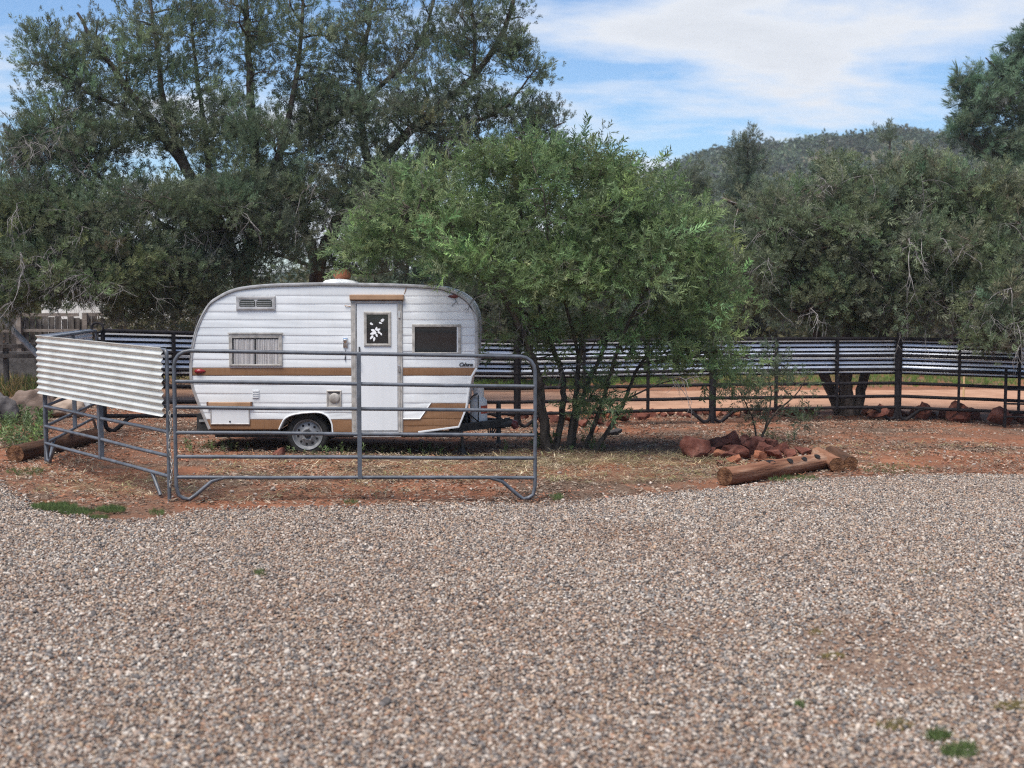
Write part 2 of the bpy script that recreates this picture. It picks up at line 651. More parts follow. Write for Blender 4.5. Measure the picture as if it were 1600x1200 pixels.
mat('orange_rock', [(.3, (.26, .10, .055)), (.7, (.40, .17, .10))], scale=6, detail=8, rough=.95, bump=.7, bscale=22, spec=.1)
mat('dark_rock', ramp2((.055, .05, .05), (.12, .11, .108)), scale=4, detail=8, rough=.9, bump=.8, bscale=12, spec=.15)
mat('brown_rock', ramp2((.12, .085, .068), (.22, .165, .135)), scale=4, detail=8, rough=.9, bump=.8, bscale=12, spec=.15)
mat('tan_rock', ramp2((.24, .175, .135), (.36, .28, .22)), scale=4, detail=8, rough=.9, bump=.8, bscale=12, spec=.15)
mat('log_wood', [(.28, (.04, .020, .014)), (.40, (.155, .070, .042)), (.55, (.235, .118, .072)), (.70, (.38, .255, .18))], scale=9, detail=7, rough=.9, bump=1, bscale=30, stretch=(.10, 1, 1), spec=.1)
mat('log_dark', ramp2((.035, .022, .016), (.12, .06, .036)), scale=7, detail=7, rough=.9, bump=.7, bscale=26, stretch=(.15, 1, 1), spec=.15)
mat('log_end', ramp2((.06, .028, .016), (.17, .085, .045)), scale=14, detail=6, rough=.9, bump=.5, bscale=40, spec=.1)
mat('black_hole', ramp2((.006, .005, .005), (.012, .01, .01)), scale=5, rough=1)
mat('grey_board', ramp2((.055, .047, .044), (.13, .115, .105)), scale=5, detail=6, rough=.95, stretch=(3, 3, .4), bump=.4, bscale=30, spec=.1)
mat('pale_board', ramp2((.15, .125, .11), (.25, .215, .19)), scale=5, detail=6, rough=.95, stretch=(.5, 3, 3), bump=.4, bscale=30, spec=.1)
mat('brick', ramp2((.17, .065, .045), (.27, .115, .08)), scale=6, detail=5, rough=.95, bump=.4, spec=.1)
mat('rv_white', ramp2((.62, .60, .55), (.74, .73, .70)), scale=1, detail=5, rough=.5)
mat('rv_beige', ramp2((.45, .38, .28), (.52, .45, .34)), scale=1, detail=5, rough=.5)
mat('weathered_pole', ramp2((.17, .175, .185), (.30, .305, .31)), scale=6, rough=.7)
mat('stake', ramp2((.42, .30, .15), (.52, .38, .2)), scale=6, rough=.9)
mat('hill_soil', [(.35, (.085, .085, .058)), (.55, (.12, .11, .078)), (.7, (.17, .14, .105))], scale=.05, detail=8, rough=1, spec=0)

# ------------------------------------------------------------------ ground
def vnoise(x, y, seed=0):
    """smooth value noise in about -1..1"""
    xi, yi = np.floor(x).astype(int), np.floor(y).astype(int)
    fx, fy = x - xi, y - yi
    fx, fy = fx * fx * (3 - 2 * fx), fy * fy * (3 - 2 * fy)

    def h(a, b):
        n = (a * 374761393 + b * 668265263 + seed * 974711) & 0x7fffffff
        n = ((n ^ (n >> 13)) * 1274126177) & 0x7fffffff
        return ((n ^ (n >> 16)) & 0xffff) / 32767.5 - 1
    return (h(xi, yi) * (1 - fx) + h(xi + 1, yi) * fx) * (1 - fy) + (h(xi, yi + 1) * (1 - fx) + h(xi + 1, yi + 1) * fx) * fy


def fbm(x, y, seed=0, o=4):
    s, a = 0, .5
    for i in range(o):
        s = s + a * vnoise(x * 2 ** i, y * 2 ** i, seed + i)
        a *= .5
    return s


def sheet(name, xs, ys, zf, m):
    X, Y = np.meshgrid(xs, ys)
    Z = zf(X, Y)
    n, k_ = len(xs), len(ys)
    idx = np.arange(n * k_).reshape(k_, n)
    q = np.stack([idx[:-1, :-1], idx[:-1, 1:], idx[1:, 1:], idx[1:, :-1]], -1).reshape(-1, 4)
    me = bpy.data.meshes.new(name)
    me.from_pydata(np.stack([X, Y, Z], -1).reshape(-1, 3).tolist(), [], q.tolist())
    me.polygons.foreach_set('use_smooth', [True] * len(me.polygons))
    me.materials.append(MATS[m])
    o = bpy.data.objects.new(name, me)
    COL.objects.link(o)
    return tag(o, kind='structure')


def spaced(lo, a, b, hi, d, grow=1.25):
    mid = np.arange(a, b + d / 2, d)
    out, x, s = [], b, d
    while x < hi:
        s *= grow
        x += s
        out.append(min(x, hi))
    inn, x, s = [], a, d
    while x > lo:
        s *= grow
        x -= s
        inn.append(max(x, lo))
    return np.concatenate([inn[::-1], mid, out])


EDGE = [(-60, 735), (0, 757), (50, 790), (110, 808), (160, 817), (240, 812), (300, 801), (420, 795), (560, 794), (700, 790), (840, 788),
        (930, 783), (1000, 776), (1115, 768), (1180, 760), (1250, 752), (1400, 746), (1600, 742), (1700, 741)]
_e = np.array([G(u, v)[:2] for u, v in EDGE])
_e = _e[np.argsort(_e[:, 0])]


def edge_y(x):
    return np.interp(x, _e[:, 0], _e[:, 1]) + .10 * fbm(np.asarray(x) * 1.7, np.asarray(x) * 0 + 3.3, 5)


def gmicro(x, y):
    near = np.clip((40 - y) / 10, 0, 1)
    return gz(x.ravel(), y.ravel()).reshape(x.shape) + near * (.02 * fbm(x * 1.3, y * 1.3, 1) + .012 * fbm(x * 6, y * 6, 9, 3)) - .004


GX, GY = spaced(-400, -10.5, 13, 400, .12), spaced(-30, 4.5, 27, 700, .12)
ground = sheet('ground', GX, GY, gmicro, 'red_soil')
ground['label'] = 'red dirt ground with dry litter'


def drive_mesh():
    xs = np.arange(-14, 16.01, .1)
    rows = 90
    vs, fs = [], []
    top = edge_y(xs) + .03
    for j in range(rows + 1):
        t = (j / rows) ** .8
        y = -4 + (top + 4) * t
        z = gz(xs, y) + .022 * np.clip((top - y) / .25, 0, 1) ** .6 - .012 * (j == rows) - .02 * (j == rows)
        vs += list(zip(xs, y, z))
    n = len(xs)
    for j in range(rows):
        for i in range(n - 1):
            a = j * n + i
            fs.append((a, a + 1, a + n + 1, a + n))
    b = MB()
    b.v, b.f = vs, fs
    return b


drive = drive_mesh().build('gravel_drive', 'gravel_bed', smooth=True)
tag(drive, kind='structure')


# the dirt track that runs behind the fence
def track():
    b = MB()
    xs = np.linspace(-60, 60, 121)
    ya = np.interp(xs, [-60, -12, -6, 0, 6, 12, 60], [24.5, 24.5, 25.5, 25.6, 27, 26.6, 27])
    yb = np.interp(xs, [-60, -12, -6, 0, 6, 12, 60], [32, 31, 32, 33.6, 34.6, 34.8, 36])
    for j in range(9):
        y = ya + (yb - ya) * j / 8 + .3 * fbm(xs * .8, xs * 0 + j, 3)
        z = gz(xs, y) + (.03 if 0 < j < 8 else -.03)
        b.v += list(zip(xs, y, z))
    for j in range(8):
        for i in range(120):
            a = j * 121 + i
            b.f.append((a, a + 1, a + 122, a + 121))
    return tag(b.build('dirt_road', 'dirt_track', smooth=True), kind='structure')


track()


# ------------------------------------------------------------------ gravel stones
def stone_shapes(n, flat, m='stone', sub=1):
    out = []
    for i in range(n):
        bm_ = bmesh.new()
        bmesh.ops.create_icosphere(bm_, subdivisions=sub, radius=1)
        r = random.Random(i + 40)
        ph = [Vector((r.gauss(0, 1), r.gauss(0, 1), r.gauss(0, 1))).normalized() for _ in range(5)]
        cut = [r.uniform(.55, .9) for _ in range(5)]
        for v in bm_.verts:
            p = v.co.copy()
            for d, c in zip(ph, cut):
                e = p.dot(d)
                if e > c:
                    p -= d * (e - c) * .9
            v.co = Vector((p.x * r.uniform(1.05, 1.15), p.y * .85, p.z * flat))
        bm_.verts.index_update()
        out.append(hidden_mesh('stone_shape', [v.co[:] for v in bm_.verts], [[v.index for v in q.verts] for q in bm_.faces], m, True))
        bm_.free()
    return out


STONES = stone_shapes(5, .62)
PAL = np.array([(.40, .345, .295), (.50, .45, .40), (.27, .205, .165), (.33, .25, .20), (.150, .140, .138), (.085, .080, .080), (.22, .205, .195), (.50, .46, .42), (.28, .165, .11), (.055, .050, .050), (.36, .265, .19)])
PALW = np.array([14, 9, 15, 13, 11, 8, 12, 5, 5, 6, 9], float)
PALW /= PALW.sum()


def in_view(x, y, margin=1.3):
    return np.abs(x) < .40 * y + margin


def gravel():
    d = .0200
    xs, ys = np.arange(-8.2, 8.2, d), np.arange(5.0, 16.5, d)
    X, Y = np.meshgrid(xs, ys)
    X = (X + rng.uniform(-.5, .5, X.shape) * d * 1.5).ravel()
    Y = (Y + rng.uniform(-.5, .5, Y.shape) * d * 1.5).ravel()
    ed = edge_y(X)
    k_ = in_view(X, Y, 1.1) & (Y < ed + .05)
    X, Y, ed = X[k_], Y[k_], ed[k_]
    # thin out at the edge and where red soil shows through at lower right
    keep = rng.random(len(X)) < np.clip((ed - Y) / .35 + .35 + .5 * fbm(X * 3, Y * 3, 21), .06, 1)
    bare = np.clip((fbm(X * .9 + 4, Y * 1.1, 33) + .55 * np.exp(-((X - 2.4) ** 2 / 1.0 + (Y - 6.9) ** 2 / .8)) - .30) * 3, 0, .6)
    keep &= rng.random(len(X)) > bare
    X, Y = X[keep], Y[keep]
    n = len(X)
    Z = gz(X, Y) + .024 + rng.uniform(-.003, .009, n)
    s = .0107 * np.exp(rng.normal(0, .26, n))
    big = rng.random(n) < .03
    s[big] *= 1.5
    S = np.stack([s * rng.uniform(.85, 1.35, n), s * rng.uniform(.85, 1.1, n), s * rng.uniform(.75, 1.15, n)], 1)
    ROT = np.stack([rng.normal(0, .45, n), rng.normal(0, .45, n), rng.uniform(0, 6.28, n)], 1)
    ci = rng.choice(len(PAL), n, p=PALW)
    C = (PAL[ci] * .95 + .05 * np.array((.26, .215, .185))) * .88 * np.array((1.0, .985, .95)) * np.exp(rng.normal(0, .16, n))[:, None]
    tone = np.clip(.5 + fbm(X * .55, Y * .55, 52), 0, 1)[:, None]       # drifts of redder, dustier stone
    C = C * (1 - .16 * tone * np.array([0, .35, .55])) * (1.04 - .1 * tone)
    o = scatter('gravel', np.stack([X, Y, Z], 1), ROT, S, C, STONES)
    o['label'] = 'loose grey and tan gravel stones on the drive'
    # strays on the soil
    m = 7000
    X, Y = rng.uniform(-9, 12, m), rng.uniform(12.5, 24, m)
    ed = edge_y(X)
    k_ = in_view(X, Y) & (Y > ed - .1) & (rng.random(m) < np.clip(np.exp(-(Y - ed) / 1.2) + .35 * (fbm(X * .8, Y * .8, 61) > .02), 0, 1))
    X, Y = X[k_], Y[k_]
    n = len(X)
    s = .013 * np.exp(rng.normal(0, .45, n))
    C = np.array([(.30, .14, .09), (.36, .30, .26), (.22, .10, .065), (.33, .27, .23)])[rng.integers(0, 4, n)] * np.exp(rng.normal(0, .25, n))[:, None]
    o = scatter('pebbles', np.stack([X, Y, gz(X, Y) + .008], 1), np.stack([rng.normal(0, .3, n), rng.normal(0, .3, n), rng.uniform(0, 6.28, n)], 1), s, C, STONES)
    o['label'] = 'scattered pebbles on the red soil'


gravel()


# ------------------------------------------------------------------ sprigs, grasses
def blade(p, d, nrm, ln, w, bend=0.0):
    """a pointed leaf as a folded kite"""
    p, d, nrm = Vector(p), Vector(d).normalized(), Vector(nrm)
    s_ = d.cross(nrm)
    s_ = s_.normalized() if s_.length > 1e-6 else d.orthogonal().normalized()
    n_ = s_.cross(d).normalized()
    a, b_, c, e = p, p + d * ln * .45 + s_ * w * .5 + n_ * bend * ln * .3, p + d * ln - n_ * bend * ln * .5, p + d * ln * .45 - s_ * w * .5 + n_ * bend * ln * .3
    return [a, b_, c, e]


def sprig(kind, seed):
    r = random.Random(seed)
    V, Fs = [], []

    def put(q):
        o = len(V)
        V.extend(q)
        Fs.append(tuple(range(o, o + 4)))
    if kind == 'juniper':
        for i in range(36):
            t = r.uniform(0, 1) ** .8
            ph = r.uniform(0, 6.28)
            a = R(r.uniform(18, 58))
            d = Vector((math.cos(a), math.sin(a) * math.cos(ph), math.sin(a) * math.sin(ph)))
            put(blade((t * .8, .05 * math.cos(ph), .05 * math.sin(ph)), d, (r.gauss(0, 1), r.gauss(0, 1), r.gauss(0, 1)), r.uniform(.25, .48) * (1.15 - .5 * t), r.uniform(.042, .068)))
    elif kind == 'mesquite':
        for i in range(18):
            t = (i + .5) / 18
            ph = (i % 2) * math.pi + r.gauss(0, .6)
            a = R(r.uniform(28, 65))
            d = Vector((math.cos(a), math.sin(a) * math.cos(ph), math.sin(a) * math.sin(ph) - .25))
            put(blade((t * .85, 0, -.25 * t * t), d, (r.gauss(0, .6), r.gauss(0, .6), 1), r.uniform(.26, .42), r.uniform(.055, .085), .12))
        for q in range(4):
            t0, t1 = q / 4 * .9, (q + 1) / 4 * .9
            put([Vector((t0, -.006, -.25 * t0 * t0)), Vector((t0, .006, -.25 * t0 * t0)), Vector((t1, .006, -.25 * t1 * t1)), Vector((t1, -.006, -.25 * t1 * t1))])
    elif kind == 'pine':
        for i in range(34):
            ph = r.uniform(0, 6.28)
            a = R(r.uniform(10, 75))
            d = Vector((math.cos(a), math.sin(a) * math.cos(ph), math.sin(a) * math.sin(ph)))
            put(blade((r.uniform(0, .45), 0, 0), d, (r.gauss(0, 1), r.gauss(0, 1), r.gauss(0, 1)), r.uniform(.4, .65), r.uniform(.035, .055)))
    elif kind == 'bush':
        for i in range(30):
            d = Vector((r.gauss(.4, .6), r.gauss(0, .6), r.gauss(0, .6))).normalized()
            put(blade(Vector((r.uniform(0, .8), r.gauss(0, .22), r.gauss(0, .22))), d, (r.gauss(0, 1), r.gauss(0, 1), r.gauss(0, 1)), r.uniform(.22, .4), r.uniform(.10, .17)))
    elif kind == 'grass':
        for i in range(12):
            ph = r.uniform(0, 6.28)
            a = R(r.uniform(4, 38))
            d = Vector((math.sin(a) * math.cos(ph), math.sin(a) * math.sin(ph), math.cos(a)))
            put(blade((r.gauss(0, .10), r.gauss(0, .10), 0), d, (math.cos(ph + 1.5), math.sin(ph + 1.5), 0), r.uniform(.5, 1.05), r.uniform(.035, .06), r.uniform(-.1, .35)))
    elif kind == 'straw':
        for i in range(9):
            ph = r.uniform(0, 6.28)
            d = Vector((math.cos(ph), math.sin(ph), r.uniform(0, .35)))
            put(blade((r.gauss(0, .45), r.gauss(0, .45), .05 + r.uniform(0, .1)), d, (0, 0, 1), r.uniform(.6, 1.3), r.uniform(.04, .07), r.uniform(-.05, .2)))
    elif kind == 'chip':
        for i in range(5):
            ph = r.uniform(0, 6.28)
            d = Vector((math.cos(ph), math.sin(ph), r.uniform(-.05, .3)))
            put(blade((r.gauss(0, .9), r.gauss(0, .9), .10), d, (r.gauss(0, .3), r.gauss(0, .3), 1), r.uniform(.5, 1.2), r.uniform(.14, .4), r.uniform(-.2, .3)))
    elif kind == 'weed':
        for i in range(14):
            ph = r.uniform(0, 6.28)
            z = r.uniform(.05, .9)
            a = R(r.uniform(25, 80))
            d = Vector((math.sin(a) * math.cos(ph), math.sin(a) * math.sin(ph), math.cos(a)))
            put(blade((r.gauss(0, .07), r.gauss(0, .07), z), d, (0, 0, 1), r.uniform(.25, .5), r.uniform(.09, .16), .15))
        put([Vector((-.012, 0, 0)), Vector((.012, 0, 0)), Vector((.006, 0, .95)), Vector((-.006, 0, .95))])
    m = 'leaf' if kind in ('juniper', 'mesquite', 'pine', 'bush', 'weed') else 'grass' if kind in ('grass', 'straw') else 'litter'
    return hidden_mesh(kind + '_sprig', V, Fs, m)


SPR = {k_: [sprig(k_, 100 + 7 * i) for i in range(4)] for k_ in ('juniper', 'mesquite', 'pine', 'bush', 'grass', 'straw', 'chip', 'weed')}


def jit(c, n, s=.2, hue=.08):
    c = np.array(c)
    return c[None] * np.exp(rng.normal(0, s, n))[:, None] * (1 + rng.normal(0, hue, (n, 3)))


def up_rot(n, tilt=.12):
    return np.stack([rng.normal(0, tilt, n), rng.normal(0, tilt, n), rng.uniform(0, 6.28, n)], 1)


def ground_cover():
    # leaf litter and chips over the soil
    m = 40000
    X, Y = rng.uniform(-10, 12.5, m), rng.uniform(12.4, 26, m)
    k_ = in_view(X, Y) & (Y > edge_y(X) - .15) & (rng.random(m) < np.clip(.55 + 1.3 * fbm(X * .7, Y * .9, 71), .05, 1))
    X, Y = X[k_], Y[k_]
    n = len(X)
    pal = np.array([(.16, .11, .08), (.27, .205, .155), (.08, .055, .042), (.29, .235, .185), (.24, .11, .065)])
    C = pal[rng.integers(0, 5, n)] * np.exp(rng.normal(0, .25, n))[:, None]
    o = scatter('leaf_litter', np.stack([X, Y, gz(X, Y) + .002], 1), np.stack([rng.normal(0, .1, n), rng.normal(0, .1, n), rng.uniform(0, 6.28, n)], 1), rng.uniform(.03, .085, n), C, SPR['chip'])
    o['label'] = 'dry leaf litter and wood chips on the soil'
    # straw round the tree and in front of it
    pts = []
    for (u, v, ru, rv, c) in [(980, 735, 200, 24, 700), (870, 718, 120, 14, 420), (700, 735, 180, 22, 380), (1050, 715, 110, 16, 300), (520, 730, 200, 26, 260), (1180, 700, 150, 12, 120), (380, 765, 300, 24, 260), (150, 750, 150, 30, 180), (1400, 715, 200, 24, 160)]:
        for _ in range(c):
            a, q = rng.uniform(0, 6.28), math.sqrt(rng.random())
            pts.append((u + ru * q * math.cos(a), v + rv * q * math.sin(a)))
    pts = np.array(pts)
    s = F / 1.0
    Yg = np.array([18.0] * len(pts))
    for _ in range(6):
        X = (pts[:, 0] - 800) / F * Yg
        Yg = F * (CAMZ - gz(X, Yg)) / (pts[:, 1] - 450)
    X = (pts[:, 0] - 800) / F * Yg
    n = len(X)
    C = np.array([(.38, .30, .18), (.28, .21, .13), (.46, .39, .27), (.20, .14, .085), (.24, .24, .11), (.14, .10, .07)])[rng.integers(0, 6, n)] * np.exp(rng.normal(0, .3, n))[:, None]
    o = scatter('straw', np.stack([X, Yg, gz(X, Yg) + .004], 1), up_rot(n, .15), rng.uniform(.06, .15, n), C, SPR['straw'])
    o['label'] = 'pale dry straw lying round the tree'
    # green tufts where gravel meets soil, and small ones in the gravel
    P, S, C = [], [], []
    for (u, v, ru, rv, c, hgt) in [(85, 797, 36, 6, 420, .055), (120, 804, 30, 5, 220, .05), (174, 801, 22, 4, 220, .05), (155, 813, 16, 3, 90, .04), (405, 902, 10, 4, 26, .05),
                                   (245, 806, 12, 4, 40, .05), (1500, 1185, 28, 10, 70, .06), (1465, 1162, 16, 6, 50, .06), (1300, 1033, 20, 5, 60, .036), (1400, 1143, 30, 7, 80, .036), (1250, 1110, 9, 5, 16, .045), (1580, 1112, 30, 6, 80, .036), (1440, 900, 22, 4, 24, .035), (1275, 995, 14, 4, 20, .035), (550, 790, 12, 4, 24, .05),
                                   (870, 781, 9, 5, 30, .06), (1240, 752, 40, 5, 120, .05), (1150, 748, 30, 4, 90, .05), (1400, 735, 60, 8, 120, .04), (40, 741, 30, 6, 80, .05), (20, 690, 20, 30, 50, .07)]:
        for _ in range(c):
            a, q = rng.uniform(0, 6.28), math.sqrt(rng.random())
            p = G(u + ru * q * math.cos(a), v + rv * q * math.sin(a))
            P.append(p)
            S.append(hgt * rng.uniform(.6, 1.3))
            yel = 1 if (hgt < .037) else 0
            C.append(np.array((.22, .18, .07) if yel else (.10, .14, .05)) * math.exp(rng.normal(0, .25)))
    P = np.array([tuple(p) for p in P])
    P[:, 2] += .018
    o = scatter('green_grass', P, up_rot(len(P), .2), np.array(S), np.array(C), SPR['grass'])
    o['label'] = 'short green grass tufts at the gravel edge'
    # the meadow behind the track: green strip, then dry grass
    n = 12000
    X, Y = rng.uniform(-24, 26, n), rng.uniform(31.5, 46, n)
    lim = np.interp(X, [-24, -12, -6, 0, 6, 12, 26], [31.5, 31.5, 33, 33.9, 34.9, 35.1, 35.6])
    k_ = (Y > lim) & in_view(X, Y, 3)
    X, Y, lim = X[k_], Y[k_], lim[k_]
    n = len(X)
    dry = np.clip((Y - lim - 3.2 + 2 * fbm(X * .5, Y * .5, 3)) / 1.5, 0, 1)
    dry = np.where(X < -4, np.clip(.55 + fbm(X, Y, 8), 0, 1), dry)
    C = np.array((.12, .19, .045)) * (1 - dry[:, None]) + np.array((.40, .31, .16)) * dry[:, None]
    C = C * np.exp(rng.normal(0, .2, n))[:, None]
    o = scatter('meadow_grass', np.stack([X, Y, gz(X, Y)], 1), up_rot(n), rng.uniform(.14, .26, n) * (1 + .6 * dry), C, SPR['grass'])
    o['label'] = 'green and dry grass beyond the dirt track'
    # dry and green grass tufts on the far left, short of the wood fence
    n = 1800
    X, Y = rng.uniform(-14.5, -8.8, n), rng.uniform(26.5, 30.5, n)
    C = np.where(rng.random(n)[:, None] < .55, np.array((.38, .27, .12)), np.array((.13, .17, .05))) * np.exp(rng.normal(0, .2, n))[:, None]
    o = scatter('dry_grass', np.stack([X, Y, gz(X, Y)], 1), up_rot(n), rng.uniform(.25, .5, n), C, SPR['grass'])
    o['label'] = 'tall dry grass clump by the rail fence'
    # leafy weeds: by the boulders, under the trailer and round the trunks
    P, S = [], []
    for (u, v, ru, rv, c, hgt) in [(35, 680, 40, 26, 110, .22), (15, 655, 25, 15, 30, .2), (70, 655, 14, 10, 20, .2), (330, 705, 60, 8, 26, .12), (510, 708, 60, 6, 24, .12), (640, 708, 90, 5, 30, .10),
                                   (900, 700, 60, 10, 24, .14), (845, 700, 12, 6, 8, .3), (1190, 690, 50, 10, 20, .14), (1255, 650, 30, 10, 12, .2), (795, 705, 10, 4, 4, .12)]:
        for _ in range(c):
            a, q = rng.uniform(0, 6.28), math.sqrt(rng.random())
            p = G(u + ru * q * math.cos(a), v + rv * q * math.sin(a))
            P.append(tuple(p))
            S.append(hgt * rng.uniform(.5, 1.3))
    P = np.array(P)
    o = scatter('weeds', P, up_rot(len(P), .25), np.array(S), jit((.11, .16, .06), len(P), .25), SPR['weed'])
    o['label'] = 'small leafy weeds on the soil'


ground_cover()

# ------------------------------------------------------------------ camper trailer
TY = 17.2
camper_base = W(480, 708, TY)
camper_base.z = g(camper_base.x, TY + 1) - .01
camper = thing('camper_trailer', (camper_base.x, TY + 1.0, camper_base.z), 'small vintage white camper trailer with brown stripes parked behind the pipe panel', 'camper trailer')


def T(u, v, d=0.0):
    """point on the camper's near wall (u, v in the photograph's pixels), d metres in front of it"""
    p = W(u, v, TY)
    return Vector((p.x, TY - d, p.z))


LEFT = [(326, 671), (312, 639), (299, 603), (296.5, 578), (298, 550), (304, 520), (314, 494), (327, 473), (342, 462), (361, 452.5), (385, 447), (430, 443), (505, 441)]
RIGHT = [(505, 441), (614, 443), (679, 446.5), (700, 451), (717, 458), (732, 469.5), (741, 483), (746, 501), (746.3, 530), (746, 575)]
RLOW = [(746, 575.5), (738, 589), (734, 607), (730, 638), (717.5, 668), (654, 676.5)]
ARCH = [(437.5, 671), (440, 665), (446, 655), (458, 649), (477, 646), (499, 645.5), (511, 651), (517.5, 662), (519, 677)]
lft = [p.xz if hasattr(p, 'xz') else p for p in catmull([Vector((u, v, 0)) for u, v in LEFT], 5)]
lft = [(p[0], p[1]) for p in catmull([Vector((u, v, 0)) for u, v in LEFT], 5)]
rgt = [(p[0], p[1]) for p in catmull([Vector((u, v, 0)) for u, v in RIGHT], 5)]
arch = [(p[0], p[1]) for p in catmull([Vector((u, v, 0)) for u, v in ARCH], 4)]
outline = lft + rgt[1:] + RLOW + [(519, 677)] + arch[::-1][1:]


def xl(v):
    a = np.array(lft)[::-1]
    return float(np.interp(v, a[:, 1], a[:, 0]))


def xr(v):
    a = np.array(rgt + RLOW)
    return float(np.interp(v, a[:, 1], a[:, 0]))


ia = int(np.argmin([p[1] for p in arch]))


def al(v):
    a = np.array(arch[:ia + 1])[::-1]
    return float(np.interp(v, a[:, 1], a[:, 0]))


def ar(v):
    a = np.array(arch[ia:])
    return float(np.interp(v, a[:, 1], a[:, 0]))


DEEP = 2.12


def shell():
    b = MB()
    n = len(outline)
    f0 = [T(u, v, -.008) for u, v in outline]
    b.v = [tuple(p) for p in f0] + [(p.x, p.y + DEEP, p.z) for p in f0]
    b.f = [tuple(range(n))[::-1], tuple(range(n, 2 * n))]
    for i in range(n):
        j = (i + 1) % n
        b.f.append((i, j, n + j, n + i))
    return b


shell().build('body_shell', 'white_paint', camper)

TT = [0, .05, .14, .32, .55, .78, .92, .97, 1]
OFF = [.0100, .0112, .0120, .0131, .0140, .0146, .0143, .0130, .0100]


def course(v0, v1, fa, fb, m, nm='siding_course'):
    """one horizontal siding plank from fa(v) to fb(v), bowed in section"""
    b = MB()
    for t, o in zip(TT, OFF):
        v = v0 + (v1 - v0) * t
        a, c = fa(v), fb(v)
        if c - a < .2:
            c = a + .2
        nseg = 6
        for k_ in range(nseg + 1):
            u = a + (c - a) * k_ / nseg
            w = .0015 * math.sin(u * .11 + v * .7) + .001 * math.sin(u * .031 - v * .23)
            b.v.append(tuple(T(u, v, o + (w if 0 < t < 1 else 0))))
    n = nseg + 1
    for i in range(len(TT) - 1):
        for k_ in range(nseg):
            a = i * n + k_
            b.f.append((a, a + n, a + n + 1, a + 1))
    return b.build(nm, m, camper, smooth=True, angle=50)


DL, DR = lambda v: 550.0, lambda v: 629.5
vb = [587.0]
while vb[0] - 12.4 > 443:
    vb.insert(0, vb[0] - 12.4)
vb[0] = 442.6
low = [587, 601.3, 615.6, 630, 645.2]
top_l = lambda v: max(xl(v), 300 - 10)
for a, b_ in zip(vb[:-1], vb[1:]):
    brown = abs(b_ - 587) < .1
    m = 'brown_paint' if brown else 'white_paint'
    if b_ < 470:                      # above the door: one plank the whole length
        course(a, b_, xl, xr, m)
    else:
        course(a, b_, xl, DL, m)
        course(a, b_, DR, xr, m)
for a, b_ in zip(low[:-1], low[1:]):
    course(a, b_, xl, DL, 'white_paint')
SPL = lambda v: float(np.interp(v, [630, 654.5], [674, 656.5]))
for a, b_ in zip(low[:3], low[1:4]):
    course(a, b_, DR, xr, 'white_paint')
for a, b_ in ((630, 642.3), (642.3, 654.6)):
    course(a, b_, DR, SPL, 'white_paint')
    course(a, b_, SPL, xr, 'brown_paint')
course(654.6, 665.6, DR, xr, 'brown_paint')
course(665.6, 676.5, DR, xr, 'brown_paint')
course(645.2, 655.2, xl, al, 'white_paint')
course(655.2, 671, xl, al, 'brown_paint')
course(645.6, 655.2, ar, DL, 'white_paint')
course(655.2, 677, ar, DL, 'brown_paint')


def strip(pts, w, d0, d1, m, nm, par, close=False):
    """flat trim band following a line on the wall, from the line inwards by w pixels"""
    b = MB()
    n = len(pts)
    P = [Vector((u, v)) for u, v in pts]
    for i, p in enumerate(P):
        d = (P[min(i + 1, n - 1)] - P[max(i - 1, 0)]).normalized()
        nr = Vector((-d.y, d.x)) * w
        q = p + nr
        for (x, dd) in ((p, d0), (p, d1), (p.lerp(q, .5), d1 + .004), (q, d1), (q, d0)):
            b.v.append(tuple(T(x.x, x.y, dd)))
    for i in range(n - 1):
        for k_ in range(4):
            a = i * 5 + k_
            b.f.append((a, a + 1, a + 6, a + 5))
    return b.build(nm, m, par, smooth=True, angle=40)


strip(lft + rgt[1:], 4.2, -.03, .024, 'aluminium', 'edge_trim', camper)
strip(RLOW, 3.0, -.02, .024, 'white_paint', 'edge_trim', camper)
strip([(p[0], p[1]) for p in arch], -2.2, -.02, .024, 'white_paint', 'arch_trim', camper)
strip([(673, 629), (656, 653.7), (630, 653.7)], -1.4, 0, .021, 'white_paint', 'stripe_trim', camper)
# dark seam under the roof trim
sm = [(u, v + 4.6) for u, v in lft[18:] + rgt[1:30]]
strip(sm, .9, 0, .026, 'dark_trim', 'roof_seam', camper)


def tbox(u0, v0, u1, v1, d0, d1, m, nm, par=camper, bev=0.0):
    a, c = T(u0, v1, d0), T(u1, v0, d1)
    return MB().box(a, c, bev).build(nm, m, par)


def tring(u0, v0, u1, v1, wpx, d0, d1, m, nm, par=camper, wt=None, wb=None):
    a, c = T(u0, v1), T(u1, v0)
    s = 1 / 116.3
    return MB().ring(a.x, c.x, a.z, c.z, wpx * s, TY - d1, TY - d0, None if wt is None else wt * s, None if wb is None else wb * s).build(nm, m, par)


# rear window with pleated curtains
wr = tring(358, 520, 441.8, 572, 6, -.01, .034, 'aged_frame', 'window', wt=8, wb=3)


def curtain(u0, v0, u1, v1, d, par, amp=.006, per=3.2):
    b = MB()
    n = 90
    for i in range(n + 1):
        u = u0 + (u1 - u0) * i / n
        dd = d + amp * math.sin(2 * math.pi * i / n * (u1 - u0) / per + 1.3 * math.sin(i * .21))
        b.v += [tuple(T(u, v0, dd)), tuple(T(u, v1, dd))]
    for i in range(n):
        b.f.append((2 * i, 2 * i + 1, 2 * i + 3, 2 * i + 2))
    return b.build('curtain', 'curtain', par, smooth=True)


